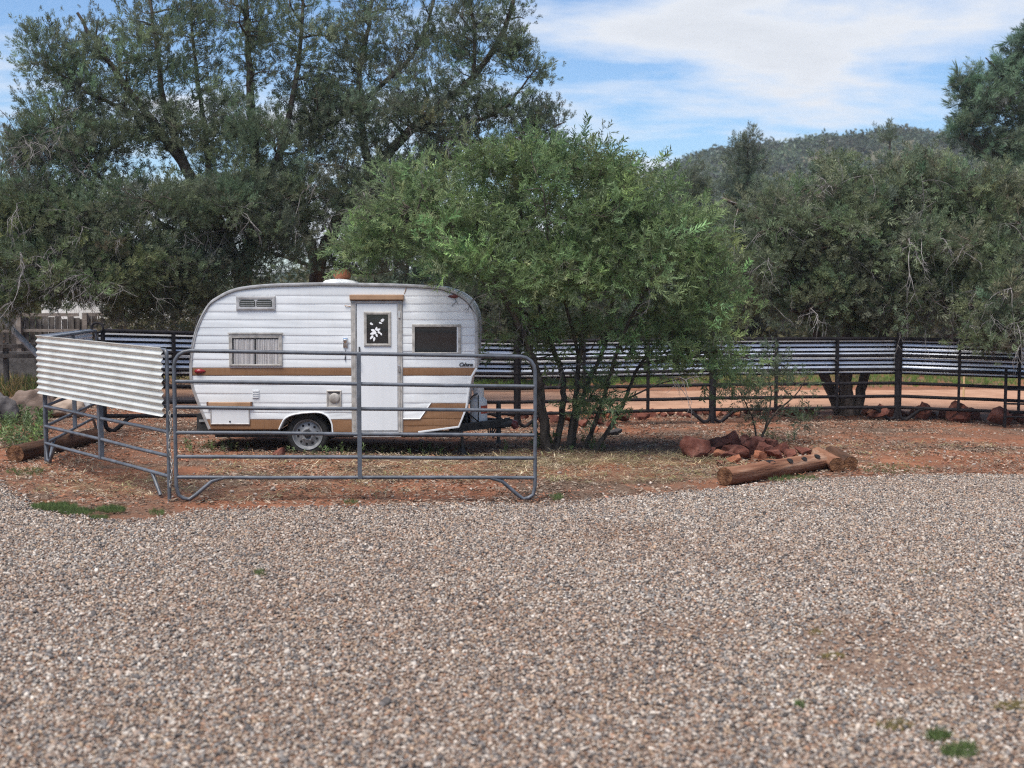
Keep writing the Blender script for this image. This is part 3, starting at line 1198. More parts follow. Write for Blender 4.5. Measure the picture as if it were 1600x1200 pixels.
gm = bpy.data.materials.new('window_glass')
gm.use_nodes = True
gt = gm.node_tree
gt.nodes.clear()
go_ = gt.nodes.new('ShaderNodeOutputMaterial')
gl_, tr_, ms_ = gt.nodes.new('ShaderNodeBsdfGlossy'), gt.nodes.new('ShaderNodeBsdfTransparent'), gt.nodes.new('ShaderNodeMixShader')
gl_.inputs['Roughness'].default_value = .05
nzg = gt.nodes.new('ShaderNodeTexNoise')
nzg.inputs['Scale'].default_value = 3
mrg = gt.nodes.new('ShaderNodeMapRange')
mrg.inputs['To Min'].default_value = .82
mrg.inputs['To Max'].default_value = .95
gt.links.new(nzg.outputs[0], mrg.inputs[0])
gt.links.new(mrg.outputs[0], tr_.inputs[0])
ms_.inputs[0].default_value = .12
gt.links.new(tr_.outputs[0], ms_.inputs[1])
gt.links.new(gl_.outputs[0], ms_.inputs[2])
gt.links.new(ms_.outputs[0], go_.inputs[0])
MATS['window_glass'] = gm

tbox(363, 527, 437, 570, .0165, .0168, 'dark_trim', 'backing', wr)
curtain(366, 530, 398, 570, .0235, wr, .005, 4.5)
curtain(401, 530, 436, 570, .0235, wr, .005, 3.8)
MB().add([T(364, 569.5, .031), T(436, 569.5, .031), T(436, 528, .031), T(364, 528, .031)], [(0, 1, 2, 3)]).build('pane', 'window_glass', wr)
tbox(357, 519.5, 443, 522, .03, .046, 'aged_frame', 'drip_cap', wr)

# small upper vent window with two rounded panes
vw_ = tring(369, 462, 431, 485, 5.5, -.01, .034, 'aluminium', 'vent_window')


def rounded(u0, v0, u1, v1, r, d, m, nm, par):
    b = MB()
    pts = []
    for (cx, cy, a0) in ((u1 - r, v0 + r, -90), (u1 - r, v1 - r, 0), (u0 + r, v1 - r, 90), (u0 + r, v0 + r, 180)):
        for k_ in range(6):
            a = R(a0 + 90 * k_ / 5)
            pts.append((cx + r * math.cos(a), cy + r * math.sin(a)))
    n = len(pts)
    b.v = [tuple(T(u, v, d)) for u, v in pts] + [tuple(T(u, v, d - .012)) for u, v in pts]
    b.f = [tuple(range(n))] + [(i, n + i, n + (i + 1) % n, (i + 1) % n) for i in range(n)]
    return b.build(nm, m, par)


tbox(373, 466, 427, 482, .017, .030, 'aluminium', 'vent_panel', vw_)
rounded(375, 468.3, 399.3, 480.5, 4, .0335, 'dark_glass', 'pane', vw_)
rounded(401.3, 468.3, 425.8, 480.5, 4, .0335, 'dark_glass', 'pane', vw_)
for k_ in range(3):
    for q in (376.5, 402.5):
        tbox(q, 471 + k_ * 3.2, q + 21.5, 471.8 + k_ * 3.2, .034, .037, 'aluminium', 'louvre', vw_)

# front window
wf = tring(643.8, 506, 720.6, 552.5, 4.6, -.01, .034, 'aged_frame', 'window', wb=2.2)
tbox(647.5, 510, 717, 551.5, .017, .026, 'dark_glass', 'pane', wf)
tbox(714, 510.5, 716.5, 551, .0262, .031, 'white_paint', 'inner_strip', wf)

# door
door = tbox(559.5, 474.5, 620.5, 672.5, .004, .030, 'door_paint', 'door', bev=.006)
fr1 = tring(549, 469.5, 630, 677.5, 9.6, -.006, .026, 'aluminium', 'door_frame', wt=4.6, wb=3.5)
for u in (551.5, 554.5, 624.3, 627.3):
    tbox(u - .5, 472, u + .5, 675, .027, .0335, 'aged_frame', 'frame_rib', fr1)
dw = tring(569, 486.6, 611.5, 541.2, 4.6, .028, .044, 'aged_frame', 'door_window', door)
tbox(573, 491, 606.8, 536.8, .0305, .0325, 'dark_glass', 'pane', door)
PET = [(583, 516, 3.6, 2.0, 200), (588.5, 513.5, 3.4, 1.8, 280), (592, 515, 3.4, 1.7, 330), (582, 521, 4.0, 2.0, 165), (581, 527, 4.2, 1.8, 130), (585, 530, 4.0, 1.6, 100), (589, 524, 3.0, 1.5, 70), (593, 519.5, 3.2, 1.6, 30), (596, 522, 2.5, 1.3, 60),
       (586, 519, 3.5, 2.2, 250), (581, 506, 3.2, 1.6, 30), (595, 504.5, 3.0, 1.4, 20), (597.5, 500.5, 2.6, 2.2, 300), (599, 499.5, 2.2, 1.8, 0)]
for i_, (u, v, ln, w, an) in enumerate(PET):
    pts = []
    for k_ in range(10):
        a = 2 * math.pi * k_ / 10
        x, y = ln * math.cos(a) * .9, w * math.sin(a) * (1 - .35 * math.cos(a))
        c, s = math.cos(R(an)), math.sin(R(an))
        pts.append(tuple(T(u + x * c - y * s, v + x * s + y * c, .0331 + .00004 * i_)))
    MB().add(pts, [tuple(range(10))]).build('petal_decal', 'tank_paint', door)
tbox(547, 460.2, 631.5, 468.6, .014, .075, 'tan_awning', 'door_awning', bev=.012)
tbox(547.5, 467.3, 631, 469.6, .014, .060, 'dark_brown', 'awning_edge')
for v in (492, 576):
    tbox(622.5, v - 5, 626, v + 5, .034, .046, 'chrome', 'hinge', bev=.004)
tbox(561, 541.5, 563, 552, .031, .05, 'dark_trim', 'door_latch', door)
hd = MB()
hd.tube([T(561.8, 560, .03), T(561.8, 560.5, .07), T(561.8, 572, .07), T(561.8, 572.5, .03)], .008, 6)
hd.build('handle', 'dark_trim', door)
# porch lamp and cable
pl = MB()
c0 = T(540, 534)
pl.lathe([(.0, -.05), (.022, -.045), (.031, -.025), (.03, .0), (.012, .012)], (c0.x, TY - .045, c0.z + .03), 'Z', 16)
pl.box(T(536.5, 543, .012), T(543.5, 527.5, .028), .005)
pl.tube([T(540, 543, .02), T(540, 552, .024), T(539.6, 560, .022)], .005, 6)
pl.build('porch_lamp', 'chrome', camper, smooth=True, angle=40)
MB().tube([T(540, 557, .02), T(539.5, 562, .022)], .009, 6).build('lamp_switch', 'dark_trim', camper)
tl = MB()
tl.tube([T(539, 477, .016), T(540, 477.5, .03), T(548, 479, .02)], .005, 5)
tl.build('awning_hook', 'tan_awning', camper)
tl = MB()
tl.tube([T(632, 459, .016), T(635.5, 448, .016)], .006, 5)
tl.build('roof_strap', 'tan_awning', camper)


# marker lamps: teardrop lenses
def teardrop(u, v, ln, h, m, nm, flip=1):
    b = MB()
    prof = [(.05, 0), (.7, .12), (1, .35), (.85, .6), (.45, .85), (.05, 1)]
    n = 12
    for (r, t) in prof:
        for k_ in range(n):
            a = 2 * math.pi * k_ / n
            p = T(u + flip * (t - .5) * ln, v + r * h * .5 * math.sin(a), .014 + max(0, math.cos(a)) * .035 * r)
            b.v.append(tuple(p))
    for i in range(len(prof) - 1):
        for k_ in range(n):
            q = (k_ + 1) % n
            b.f.append((i * n + k_, i * n + q, (i + 1) * n + q, (i + 1) * n + k_))
    return b.build(nm, m, camper, smooth=True)


teardrop(313, 580, 18, 8, 'red_lens', 'marker_lamp')
teardrop(708, 463, 17, 6.5, 'dull_red', 'marker_lamp', -1)
wi = MB()
wi.tube([T(711, 466, .018), T(713, 471, .02), T(706, 478, .018)], .003, 5)
wi.tube([T(713, 471, .02), T(716, 475, .018)], .003, 5)
wi.build('lamp_wire', 'dark_trim', camper)
for dd in (-.35, -1.8):
    c0 = T(298, 610, dd)
    MB().lathe([(.02, -.06), (.06, -.05), (.075, -.01), (.075, .03)], (c0.x + .0, c0.y, c0.z), 'X', 18).build('tail_lamp', 'red_lens', camper, smooth=True, angle=50)

# storage hatch
tring(329.5, 635.8, 390.8, 663.2, 2.0, .006, .030, 'aluminium', 'hatch_frame')
ht = tbox(331.2, 637.5, 389, 661.5, .010, .026, 'door_paint', 'storage_hatch', bev=.003)
k0 = T(360, 658.3, .026)
MB().lathe([(.012, 0), (.011, -.008), (.004, -.010)], k0, 'Y', 12).build('lock', 'dark_trim', ht)
tbox(324.6, 628, 394.8, 635.6, .014, .055, 'tan_awning', 'hatch_awning', bev=.01)
for u in (325.5, 393.7):
    tbox(u - 1.1, 627.6, u + 1.1, 636, .013, .058, 'dark_brown', 'awning_cap')
# small louvred plate
lp = tbox(394.5, 609, 405.5, 622.5, .014, .020, 'white_paint', 'louvre_plate')
for k_ in range(4):
    tbox(395.3, 610.5 + 3.1 * k_, 404.6, 612 + 3.1 * k_, .0205, .03, 'white_paint', 'louvre', lp)
# furnace vent
fv = tring(510.6, 609.7, 533.8, 637.2, 2.2, .012, .030, 'aged_frame', 'furnace_vent')
tbox(512, 611, 532.5, 636, .014, .019, 'aged_frame', 'vent_plate', fv)
c0 = T(523, 621.5, .02)
MB().lathe([(.066, .0), (.066, -.012), (.058, -.017), (.0, -.018)], c0, 'Y', 24).build('vent_cover', 'aged_frame', fv, smooth=True, angle=40)
tbox(514, 611.6, 531.5, 614.5, .02, .027, 'dark_trim', 'vent_slot', fv)
# chrome script on the front corner
cu = bpy.data.curves.new('badge', 'FONT')
cu.body = 'Cabana'
cu.size = .078
cu.shear = .35
cu.extrude = .003
cu.offset = .0012
cu.space_character = .82
tmp = bpy.data.objects.new('badge', cu)
COL.objects.link(tmp)
dg = bpy.context.evaluated_depsgraph_get()
bme = bpy.data.meshes.new_from_object(tmp.evaluated_get(dg))
bpy.data.objects.remove(tmp)
bme.materials.clear()
bme.materials.append(MATS['dark_trim'])
bo = bpy.data.objects.new('badge_lettering', bme)
COL.objects.link(bo)
bo.parent = camper
p0 = T(716.5, 572.0, .019) - camper.location
xw = max(v.co.x for v in bme.vertices) - min(v.co.x for v in bme.vertices)
bo.location = p0
bo.rotation_euler = (math.pi / 2, 0, 0)
bo.scale = ((21.5 / 116.3) / xw, .9, 1)

# wheels, axle, frame
wc = T(479.5, 679.5)


def wheel(y_face, sgn, detail):
    w = MB()
    o = (wc.x, y_face, wc.z)
    w.lathe([(.195, .02 * sgn), (.215, .004 * sgn), (.255, .0), (.278, .018 * sgn), (.285, .05 * sgn), (.285, .14 * sgn), (.275, .17 * sgn), (.24, .185 * sgn), (.19, .18 * sgn)], o, 'Y', 40, caps=False)
    ty_ = w.build('tyre', 'tyre', camper, smooth=True, angle=60)
    r_ = MB()
    r_.lathe([(.205, .003 * sgn), (.207, -.004 * sgn), (.195, .0), (.188, .022 * sgn), (.168, .040 * sgn), (.150, .034 * sgn), (.115, .030 * sgn), (.088, .012 * sgn), (.070, .006 * sgn), (.052, .014 * sgn), (.05, .03 * sgn), (.0, .03 * sgn)], o, 'Y', 40, caps=False)
    ro = r_.build('rim', 'wheel_steel', camper, smooth=True, angle=35)
    if detail:
        for k_ in range(10):
            a = 2 * math.pi * (k_ + .3) / 10
            h_ = MB()
            c = (wc.x + .133 * math.cos(a), y_face + .0285, wc.z + .133 * math.sin(a))
            h_.lathe([(.0165, .01), (.0165, .0), (.0, -.0005)], c, 'Y', 12, caps=False)
            h_.build('vent_hole', 'black_hole', ro)
        for k_ in range(5):
            a = 2 * math.pi * (k_ + .1) / 5
            h_ = MB()
            h_.lathe([(.010, .02), (.010, -.012), (.006, -.018), (0, -.018)], (wc.x + .082 * math.cos(a), y_face + .008, wc.z + .082 * math.sin(a)), 'Y', 6, caps=False)
            h_.build('lug_nut', 'aluminium', ro)
        h_ = MB()
        h_.lathe([(.045, .03), (.043, -.01), (.03, -.018), (0, -.018)], (wc.x, y_face, wc.z), 'Y', 20, caps=False)
        h_.build('hub_cap', 'black_steel', ro, smooth=True, angle=40)


wheel(TY + .05, 1, True)
wheel(TY + DEEP - .05, -1, False)
MB().tube([(wc.x, TY + .2, wc.z), (wc.x, TY + DEEP - .2, wc.z)], .03, 10).build('axle', 'black_steel', camper)
fz = T(400, 677).z
fb_ = MB()
for d in (.25, DEEP - .25):
    fb_.box((T(318, 0).x, TY + d - .03, fz - .08), (T(720, 0).x, TY + d + .03, fz + .01))
for u in (330, 420, 560, 700):
    fb_.box((T(u, 0).x - .025, TY + .25, fz - .075), (T(u, 0).x + .025, TY + DEEP - .25, fz - .01))
fb_.build('chassis', 'black_steel', camper)
tbox(295, 652, 322, 680, -.45, -1.6, 'black_steel', 'rear_bumper')
tbox(299, 661, 321, 664.5, -.43, -.449, 'weathered_pole', 'bumper_step')
tbox(334, 671.5, 436, 680, -.12, -.2, 'black_steel', 'side_skirt')
tbox(553, 677.6, 627, 682.5, -.25, .02, 'aluminium', 'entry_step')
# tongue: two converging rails to the coupler
tg = MB()
ym = TY + DEEP / 2
tip = Vector((T(782, 0).x, ym, T(0, 672).z - .01))
for s in (-1, 1):
    a = Vector((T(700, 0).x, ym + s * .75, T(0, 674).z))
    d = (tip - a)
    n = Vector((-d.y, d.x, 0)).normalized() * .03
    vs = []
    for p in (a, tip):
        for (q, z) in ((n, -.055), (-n, -.055), (-n, .05), (n, .05)):
            vs.append((p.x + q.x, p.y + q.y, p.z + z))
    tg.add(vs, [(0, 1, 2, 3), (7, 6, 5, 4), (0, 4, 5, 1), (1, 5, 6, 2), (2, 6, 7, 3), (3, 7, 4, 0)])
tg.build('tongue', 'black_steel', camper)


def K(u, v, dy=0.0):
    """a point of the hitch, at the depth of the camper's middle line"""
    return W(u, v, ym + dy)


cp = MB()
cp.box(K(772, 668, -.045), K(796, 660, .045), .012)
cp.tube([K(768, 664), K(785, 664), K(795, 660), K(800, 661)], [.05, .05, .06, .055], 10)
cp.tube([K(782, 660), K(790, 655), K(797, 654)], .02, 8)
cp.build('coupler', 'black_steel', camper, smooth=True, angle=40)
MB().tube([K(798, 660), K(804, 662.5), K(807, 669)], [.05, .062, .045], 12).build('coupler_cap', 'dull_red', camper, smooth=True, angle=40)
MB().tube([K(797, 656.5), K(803, 658), K(806.5, 663)], .014, 6).build('safety_strap', 'tank_paint', camper)
jk = MB()
jk.tube([K(779, 628), K(779, 677)], .035, 10)
jk.tube([K(779, 677), K(779, 690)], .022, 8)
jk.box(K(775, 689, -.05), K(783, 692, .05))
jk.build('tongue_jack', 'black_steel', camper)
ch = MB()
for k_ in range(3):
    ch.tube(catmull([K(762 + 4 * k_, 664, -.1), K(764 + 3 * k_, 678 + 3 * k_, -.12), K(772 + 3 * k_, 668, -.1)], 5), .010, 5)
ch.build('safety_chain', 'black_steel', camper)
sj = MB()
b0 = W(722, 678, TY + .3)
gb = g(b0.x, b0.y)
sj.tube([b0, (b0.x, b0.y, gb + .10)], .022, 8)
sj.lathe([(.09, 0), (.066, .018), (.03, .12), (.02, .14)], (b0.x, b0.y, gb - .005), 'Z', 4)
sj.build('stabiliser_jack', 'black_steel', camper)
# propane bottle strapped to the tongue
pt = K(748, 668)
R0 = .125
pb = MB()
pb.lathe([(.10, 0), (.105, .03), (.118, .045), (R0, .09), (R0, .36), (.115, .42), (.08, .455), (.03, .465)], (pt.x, pt.y, pt.z - .02), 'Z', 28)
tank = pb.build('propane_bottle', 'tank_paint', camper, smooth=True, angle=50)
cl = MB()
n = 20
for k_ in range(n):
    a = 2 * math.pi * (.12 + .76 * k_ / (n - 1)) + math.pi / 2 * .7
    for (r, h) in ((.075, .45), (.078, .60), (.070, .60), (.067, .45)):
        cl.v.append((pt.x + r * math.cos(a), pt.y + r * math.sin(a), pt.z + h - .02))
for k_ in range(n - 1):
    for q in range(4):
        cl.f.append((k_ * 4 + q, k_ * 4 + (q + 1) % 4, k_ * 4 + 4 + (q + 1) % 4, k_ * 4 + 4 + q))
cl.build('collar', 'tank_paint', tank, smooth=True, angle=40)
vl = MB()
vl.tube([(pt.x, pt.y, pt.z + .43), (pt.x, pt.y, pt.z + .53)], .022, 8)
vl.tube([(pt.x, pt.y, pt.z + .50), (pt.x, pt.y - .07, pt.z + .50)], .028, 8)
vl.tube([(pt.x, pt.y - .06, pt.z + .5), (pt.x - .08, pt.y - .10, pt.z + .46), (pt.x - .14, pt.y - .05, pt.z + .40)], .012, 6)
vl.build('valve', 'dark_trim', tank)
lb = MB()
for k_ in range(8):
    a = R(-75 + 62 * k_ / 7)
    for h in (.23, .345):
        lb.v.append((pt.x + (R0 + .002) * math.cos(a), pt.y + (R0 + .002) * math.sin(a), pt.z + h - .02))
lb.f = [(2 * k_, 2 * k_ + 2, 2 * k_ + 3, 2 * k_ + 1) for k_ in range(7)]
lb.build('warning_label', 'tank_label', tank, smooth=True)
sp_ = MB()
sp_.tube([(pt.x, pt.y - R0 - .012, pt.z - .03), (pt.x, pt.y - R0 - .012, pt.z + .40), (pt.x, pt.y - .09, pt.z + .47)], .007, 6)
sp_.tube([(pt.x - R0 - .05, pt.y - .05, pt.z + .23), (pt.x, pt.y - R0 - .02, pt.z + .10), (pt.x + R0, pt.y - .07, pt.z - .02)], .008, 6)
sp_.tube([(pt.x - R0 - .05, pt.y - .05, pt.z + .33), (pt.x - R0 - .05, pt.y - .05, pt.z - .03)], .03, 8)
sp_.build('tank_strap', 'black_steel', tank)
# roof hump: white vent cover with a stone on it
rv = MB()
q0 = T(521, 441.2, -.75)
prof = [(-.24, 0), (-.19, .04), (-.09, .055), (.0, .06), (.1, .05), (.2, .03), (.245, 0)]
for (dx, dz) in prof:
    for (dy, f_) in ((-.2, 0), (-.17, 1), (.17, 1), (.2, 0)):
        rv.v.append((q0.x + dx, q0.y + dy, q0.z + dz * f_ - .008))
for i in range(len(prof) - 1):
    for k_ in range(3):
        a = i * 4 + k_
        rv.f.append((a, a + 1, a + 5, a + 4))
rv.build('roof_vent_cover', 'tank_paint', camper, smooth=True, angle=50)
tbox(500, 441.8, 512, 443, -.5, -.9, 'tan_awning', 'roof_flashing')


# ------------------------------------------------------------------ pipe corral panels
HTS = [1.57, 1.25, .985, .72, .47, .255]


def corrugated(A, B, z0a, z1a, z0b, z1b, out, m, nm, par, wav=10, over=(.05, .02), amp=.011, crumple=0.0, ribbed=False):
    """horizontally corrugated metal sheet between plan points A and B; out = plan normal on the side it hangs"""
    A, B, out = Vector(A), Vector(B), Vector(out)
    d = (B - A)
    L_ = d.length
    d.normalize()
    A2, B2 = A - d * over[0], B + d * over[1]
    if ribbed:
        # ribbed sheeting: pale sloping ribs with groove shade added as a dark sheet behind
        b = MB()
        for w_ in range(wav):
            prof = [(o_, 1 + (h_ - w_) / wav) for (o_, h_) in ((-.022, -.04), (-.004, -.05), (.006, -.30), (.012, -.56), (.008, -.60), (-.022, -.61))]
            n = len(prof)
            vs_ = []
            for p, za_, zb_ in ((A2, z0a, z1a), (B2, z0b, z1b)):
                for (o_, s_) in prof:
                    q = p + out * (.062 - o_)
                    vs_.append((q.x, q.y, za_ + (zb_ - za_) * s_))
            b.add(vs_, [(j, j + 1, n + j + 1, n + j) for j in range(n - 1)])
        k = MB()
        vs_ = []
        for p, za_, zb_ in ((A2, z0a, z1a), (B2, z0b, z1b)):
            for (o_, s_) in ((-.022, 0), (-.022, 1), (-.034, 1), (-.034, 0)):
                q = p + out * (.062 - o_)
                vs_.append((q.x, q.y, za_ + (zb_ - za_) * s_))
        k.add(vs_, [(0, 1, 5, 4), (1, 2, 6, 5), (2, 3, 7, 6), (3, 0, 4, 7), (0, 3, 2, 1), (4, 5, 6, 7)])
        k.build('groove_shade_sheet', 'pipe_dark', par)
        o2 = b.build(nm, m, par)
        tag(o2, kind='stuff')
        return o2
    nz_, nx_ = wav * 12, 24
    b = MB()
    for i in range(nx_ + 1):
        t = i / nx_
        p = A2.lerp(B2, t)
        for j in range(nz_ + 1):
            s = j / nz_
            z = (z0a + (z1a - z0a) * s) * (1 - t) + (z0b + (z1b - z0b) * s) * t
            w = amp * math.cos(2 * math.pi * wav * s + .5)
            w += crumple * (math.sin(9 * t + 5 * s) * .5 + math.sin(23 * t - 9 * s) * .3) * math.exp(-((t - .45) ** 2) * 9)
            q = p + out * (.062 + w)
            b.v.append((q.x, q.y, z))
    n = nz_ + 1
    for i in range(nx_):
        for j in range(nz_):
            a = i * n + j
            b.f.append((a, a + n, a + n + 1, a + 1))
    o = b.build(nm, m, par, smooth=True)
    return o


def panel(A, B, label, m='pipe_grey', r=.0205, stays=(.5,), sheet_side=0, sheet_mat='galvanised', za=None, zb=None, feet=True, group=None, name='corral_panel', wav=10, crumple=0, rc=.16, top=HTS[0]):
    """one tubular panel from plan point A to B; legs curve in to skid feet"""
    A, B = Vector((A[0], A[1])), Vector((B[0], B[1]))
    za = g(A.x, A.y) if za is None else za
    zb = g(B.x, B.y) if zb is None else zb
    mid = (A + B) / 2
    o = thing(name, (mid.x, mid.y, (za + zb) / 2), label, 'fence panel', group)
    L_ = (B - A).length

    def P(t, h):
        q = A.lerp(B, t)
        return Vector((q.x, q.y, za + (zb - za) * t + h))
    rt = rc / L_
    br = .36 / L_
    zf = .024
    pts = []
    if feet:
        pts += [P(br + .13 / L_, HTS[5]), P(br, HTS[5] - .04), P(.20 / L_, .075), P(.13 / L_, zf), P(.07 / L_, zf + .012), P(.02 / L_, .07), P(0, .17)]
    else:
        pts += [P(0, .0)]
    pts += [P(0, top - rc), P(0.08 * rt, top - rc * .62), P(.3 * rt, top - rc * .29), P(.62 * rt, top - rc * .08), P(rt, top)]
    pts += [P(t, top) for t in (.25, .5, .75)]
    pts += [P(1 - rt, top), P(1 - .62 * rt, top - rc * .08), P(1 - .3 * rt, top - rc * .29), P(1 - .08 * rt, top - rc * .62), P(1, top - rc)]
    if feet:
        pts += [P(1, .17), P(1 - .02 / L_, .07), P(1 - .07 / L_, zf + .012), P(1 - .13 / L_, zf), P(1 - .20 / L_, .075), P(1 - br, HTS[5] - .04), P(1 - br - .13 / L_, HTS[5])]
    else:
        pts += [P(1, 0)]
    MB().tube(pts, r, 10).build('frame', m, o, smooth=True, angle=60)
    for h in HTS[1:]:
        MB().tube([P(0, h)] + [P(t / 4, h + .004 * math.sin(t * 2.1 + h * 9)) for t in (1, 2, 3)] + [P(1, h)], r * .96, 10).build('rail', m, o, smooth=True, angle=60)
    dv = (B - A).normalized()
    nv = Vector((-dv.y, dv.x))
    for s in stays:
        b = MB()
        w, d = .022, r + .006
        vs = []
        for h in (HTS[5] - .01, top):
            q = P(s, h)
            for (x, y) in ((-w, -d), (w, -d), (w, d), (-w, d)):
                vs.append((q.x + dv.x * x + nv.x * y, q.y + dv.y * x + nv.y * y, q.z))
        b.add(vs, [(3, 2, 1, 0), (4, 5, 6, 7), (0, 1, 5, 4), (1, 2, 6, 5), (2, 3, 7, 6), (3, 0, 4, 7)])
        b.build('stay', m, o)
    if sheet_side:
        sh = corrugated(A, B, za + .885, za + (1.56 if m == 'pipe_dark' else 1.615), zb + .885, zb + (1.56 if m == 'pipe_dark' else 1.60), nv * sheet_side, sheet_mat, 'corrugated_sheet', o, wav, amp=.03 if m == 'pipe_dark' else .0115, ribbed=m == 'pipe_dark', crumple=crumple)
    return o


# the four corners of the pen, found from the photograph
C_front_l = W(276, 787, 13.15)
C_front_r = W(836, 784, 13.78)
C_left_n = W(265, 785, 13.2)
C_left_f = W(72, 724, 16.0)
C_back = W(154, 676, 19.6)
panel(C_front_l, C_front_r, 'grey six-rail pipe panel without sheeting standing in front of the camper')
pl_ = panel(C_left_f, C_left_n, 'grey pipe panel with pale corrugated metal sheet at the near left corner', sheet_side=-1, crumple=.004, rc=.05, feet=False)
# the near end stands on a skid foot
ft = MB()
dv = Vector((C_left_f.x - C_left_n.x, C_left_f.y - C_left_n.y, 0)).normalized()
bz = g(C_left_n.x, C_left_n.y)
q0 = Vector((C_left_n.x, C_left_n.y, bz))
ft.tube([q0 + dv * .42 + Vector((0, 0, .25)), q0 + dv * .22 + Vector((0, 0, .03))], .019, 8)
ft.build('skid_foot', 'pipe_grey', pl_, smooth=True, angle=50)
ft = MB()
q1 = Vector((C_left_f.x, C_left_f.y, g(C_left_f.x, C_left_f.y)))
ft.tube([q1 + Vector((0, 0, .25)), q1 - dv * .05 + Vector((0, 0, .05)), q1 - dv * .13 + Vector((0, 0, .03)), q1 - dv * .2 + Vector((0, 0, .10)), q1 - dv * .34 + Vector((0, 0, .26))], .019, 8)
ft.build('skid_foot', 'pipe_grey', pl_, smooth=True, angle=50)
# chain that ties the two panels together
chn = thing('chain', (C_left_n.x, C_left_n.y, bz), 'thin metal chain tying the two grey panels at the corner', 'chain')
for k_ in range(22):
    h = .92 - .036 * k_
    a = k_ * 1.57
    p = Vector((C_left_n.x + .030 + .012 * math.sin(k_ * .5), C_left_n.y - .04, bz + h))
    b = MB()
    pts = []
    for q in range(8):
        t = 2 * math.pi * q / 8
        pts.append(p + Vector((math.cos(t) * .011 * math.cos(a), math.cos(t) * .011 * math.sin(a), math.sin(t) * .024)))
    b.tube(pts, .0042, 5, closed=True)
    b.build('link', 'aged_frame', chn, smooth=True)
side = panel(C_left_f + Vector((0, .05, 0)), C_back, 'grey pipe panel with sheet running back from the left corner beside the log', m='pipe_grey', sheet_side=1, sheet_mat='galvanised_back', rc=.06)
# metal hoop on the back corner
b = MB()
hc = Vector((C_back.x + .02, C_back.y, g(C_back.x, C_back.y) + 1.57))
b.tube([hc + Vector((.09 * math.cos(t), .0, .045 + .075 * math.sin(t))) for t in np.linspace(0, 2 * math.pi, 17)[:-1]], .018, 6, closed=True)
b.build('corner_hoop', 'pipe_dark', side, smooth=True)

BACK = [(C_back.x + .06, C_back.y + .02)]
for (u, v, Y) in ((478, 655, 21.4), (808, 655, 23.2), (1113, 653, 23.8), (1402, 655, 24.4), (1690, 660, 23.6)):
    p = W(u, v, Y)
    BACK.append((p.x, p.y))
labels = ['dark pipe panel with sheeting behind the front left of the camper', 'dark pipe panel with sheeting mostly hidden behind the camper',
          'dark pipe panel with sheeting seen through the mesquite trunks', 'dark pipe panel with sheeting in front of the thick juniper trunk', 'dark pipe panel with sheeting at the right edge, beside a taller post']
for i, lb_ in enumerate(labels):
    a, b_ = Vector(BACK[i]), Vector(BACK[i + 1])
    d = (b_ - a).normalized() * .035
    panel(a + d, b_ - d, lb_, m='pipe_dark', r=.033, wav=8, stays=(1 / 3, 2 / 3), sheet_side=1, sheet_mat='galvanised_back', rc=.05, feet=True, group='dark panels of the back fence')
# posts where the back panels meet
for i, lb_ in ((2, 'dark steel fence post among the mesquite trunks'), (3, 'dark steel fence post right of the mesquite'), (4, 'dark steel fence post right of the juniper trunk')):
    x, y = BACK[i]
    z = g(x, y)
    b = MB()
    b.tube([(x, y - .01, z - .1), (x, y - .01, z + 1.66)], .042, 10)
    b.tube([(x, y - .01, z + 1.66), (x, y - .01, z + 1.69)], [.048, .03], 10)
    for h in (.35, .98, 1.4):
        b.tube([(x, y - .01, z + h), (x, y - .01, z + h + .04)], .05, 10)
    tag(b.build('fence_post', 'pipe_dark', smooth=True, angle=40), lb_, 'post')
# taller crossing frame at the right edge
xg, yg = W(1568, 655, 23.5)[:2]
zg = g(xg, yg)
gt_ = thing('gate_frame', (xg, yg, zg), 'narrow dark pipe gate frame leaning on the right end panel', 'gate')
MB().tube([(xg, yg - .06, zg), (xg, yg - .06, zg + 1.1)], .03, 8).build('upright', 'pipe_dark', gt_, smooth=True, angle=40)
MB().tube([(xg + .55, yg - .2, zg - .02), (xg + .55, yg - .2, zg + 1.45)], .024, 8).build('upright', 'pipe_dark', gt_, smooth=True, angle=40)
for h in (.20, .44, .70):
    MB().tube([(xg, yg - .06, zg + h), (xg + .55, yg - .2, zg + h)], .018, 8).build('rail', 'pipe_dark', gt_, smooth=True, angle=40)


# ------------------------------------------------------------------ rocks
def rock_mb(c, sx, sy, sz, seed, sub=3, cuts=9, noise=.16, lo=.38):
    r = random.Random(seed)
    bm_ = bmesh.new()
    bmesh.ops.create_icosphere(bm_, subdivisions=sub, radius=1)
    pl = [(Vector((r.gauss(0, 1), r.gauss(0, 1), r.gauss(0, 1))).normalized(), r.uniform(lo, lo + .34)) for _ in range(cuts)]
    rz = Matrix.Rotation(r.uniform(0, 6.28), 3, 'Z')
    for v in bm_.verts:
        p = v.co.copy()
        for d, c_ in pl:
            e = p.dot(d)
            if e > c_:
                p -= d * (e - c_) * .95
        p *= 1 + noise * math.sin(p.x * 7 + seed) * math.sin(p.y * 6 + 2 * seed) * math.sin(p.z * 7 + 1.3)
        p = rz @ p
        v.co = Vector((p.x * sx, p.y * sy, p.z * sz))
    zmin = min(v.co.z for v in bm_.verts)
    b = MB()
    bm_.verts.index_update()
    b.add([(v.co.x + c[0], v.co.y + c[1], v.co.z + c[2]) for v in bm_.verts], [[v.index for v in f.verts] for f in bm_.faces])
    bm_.free()
    return b


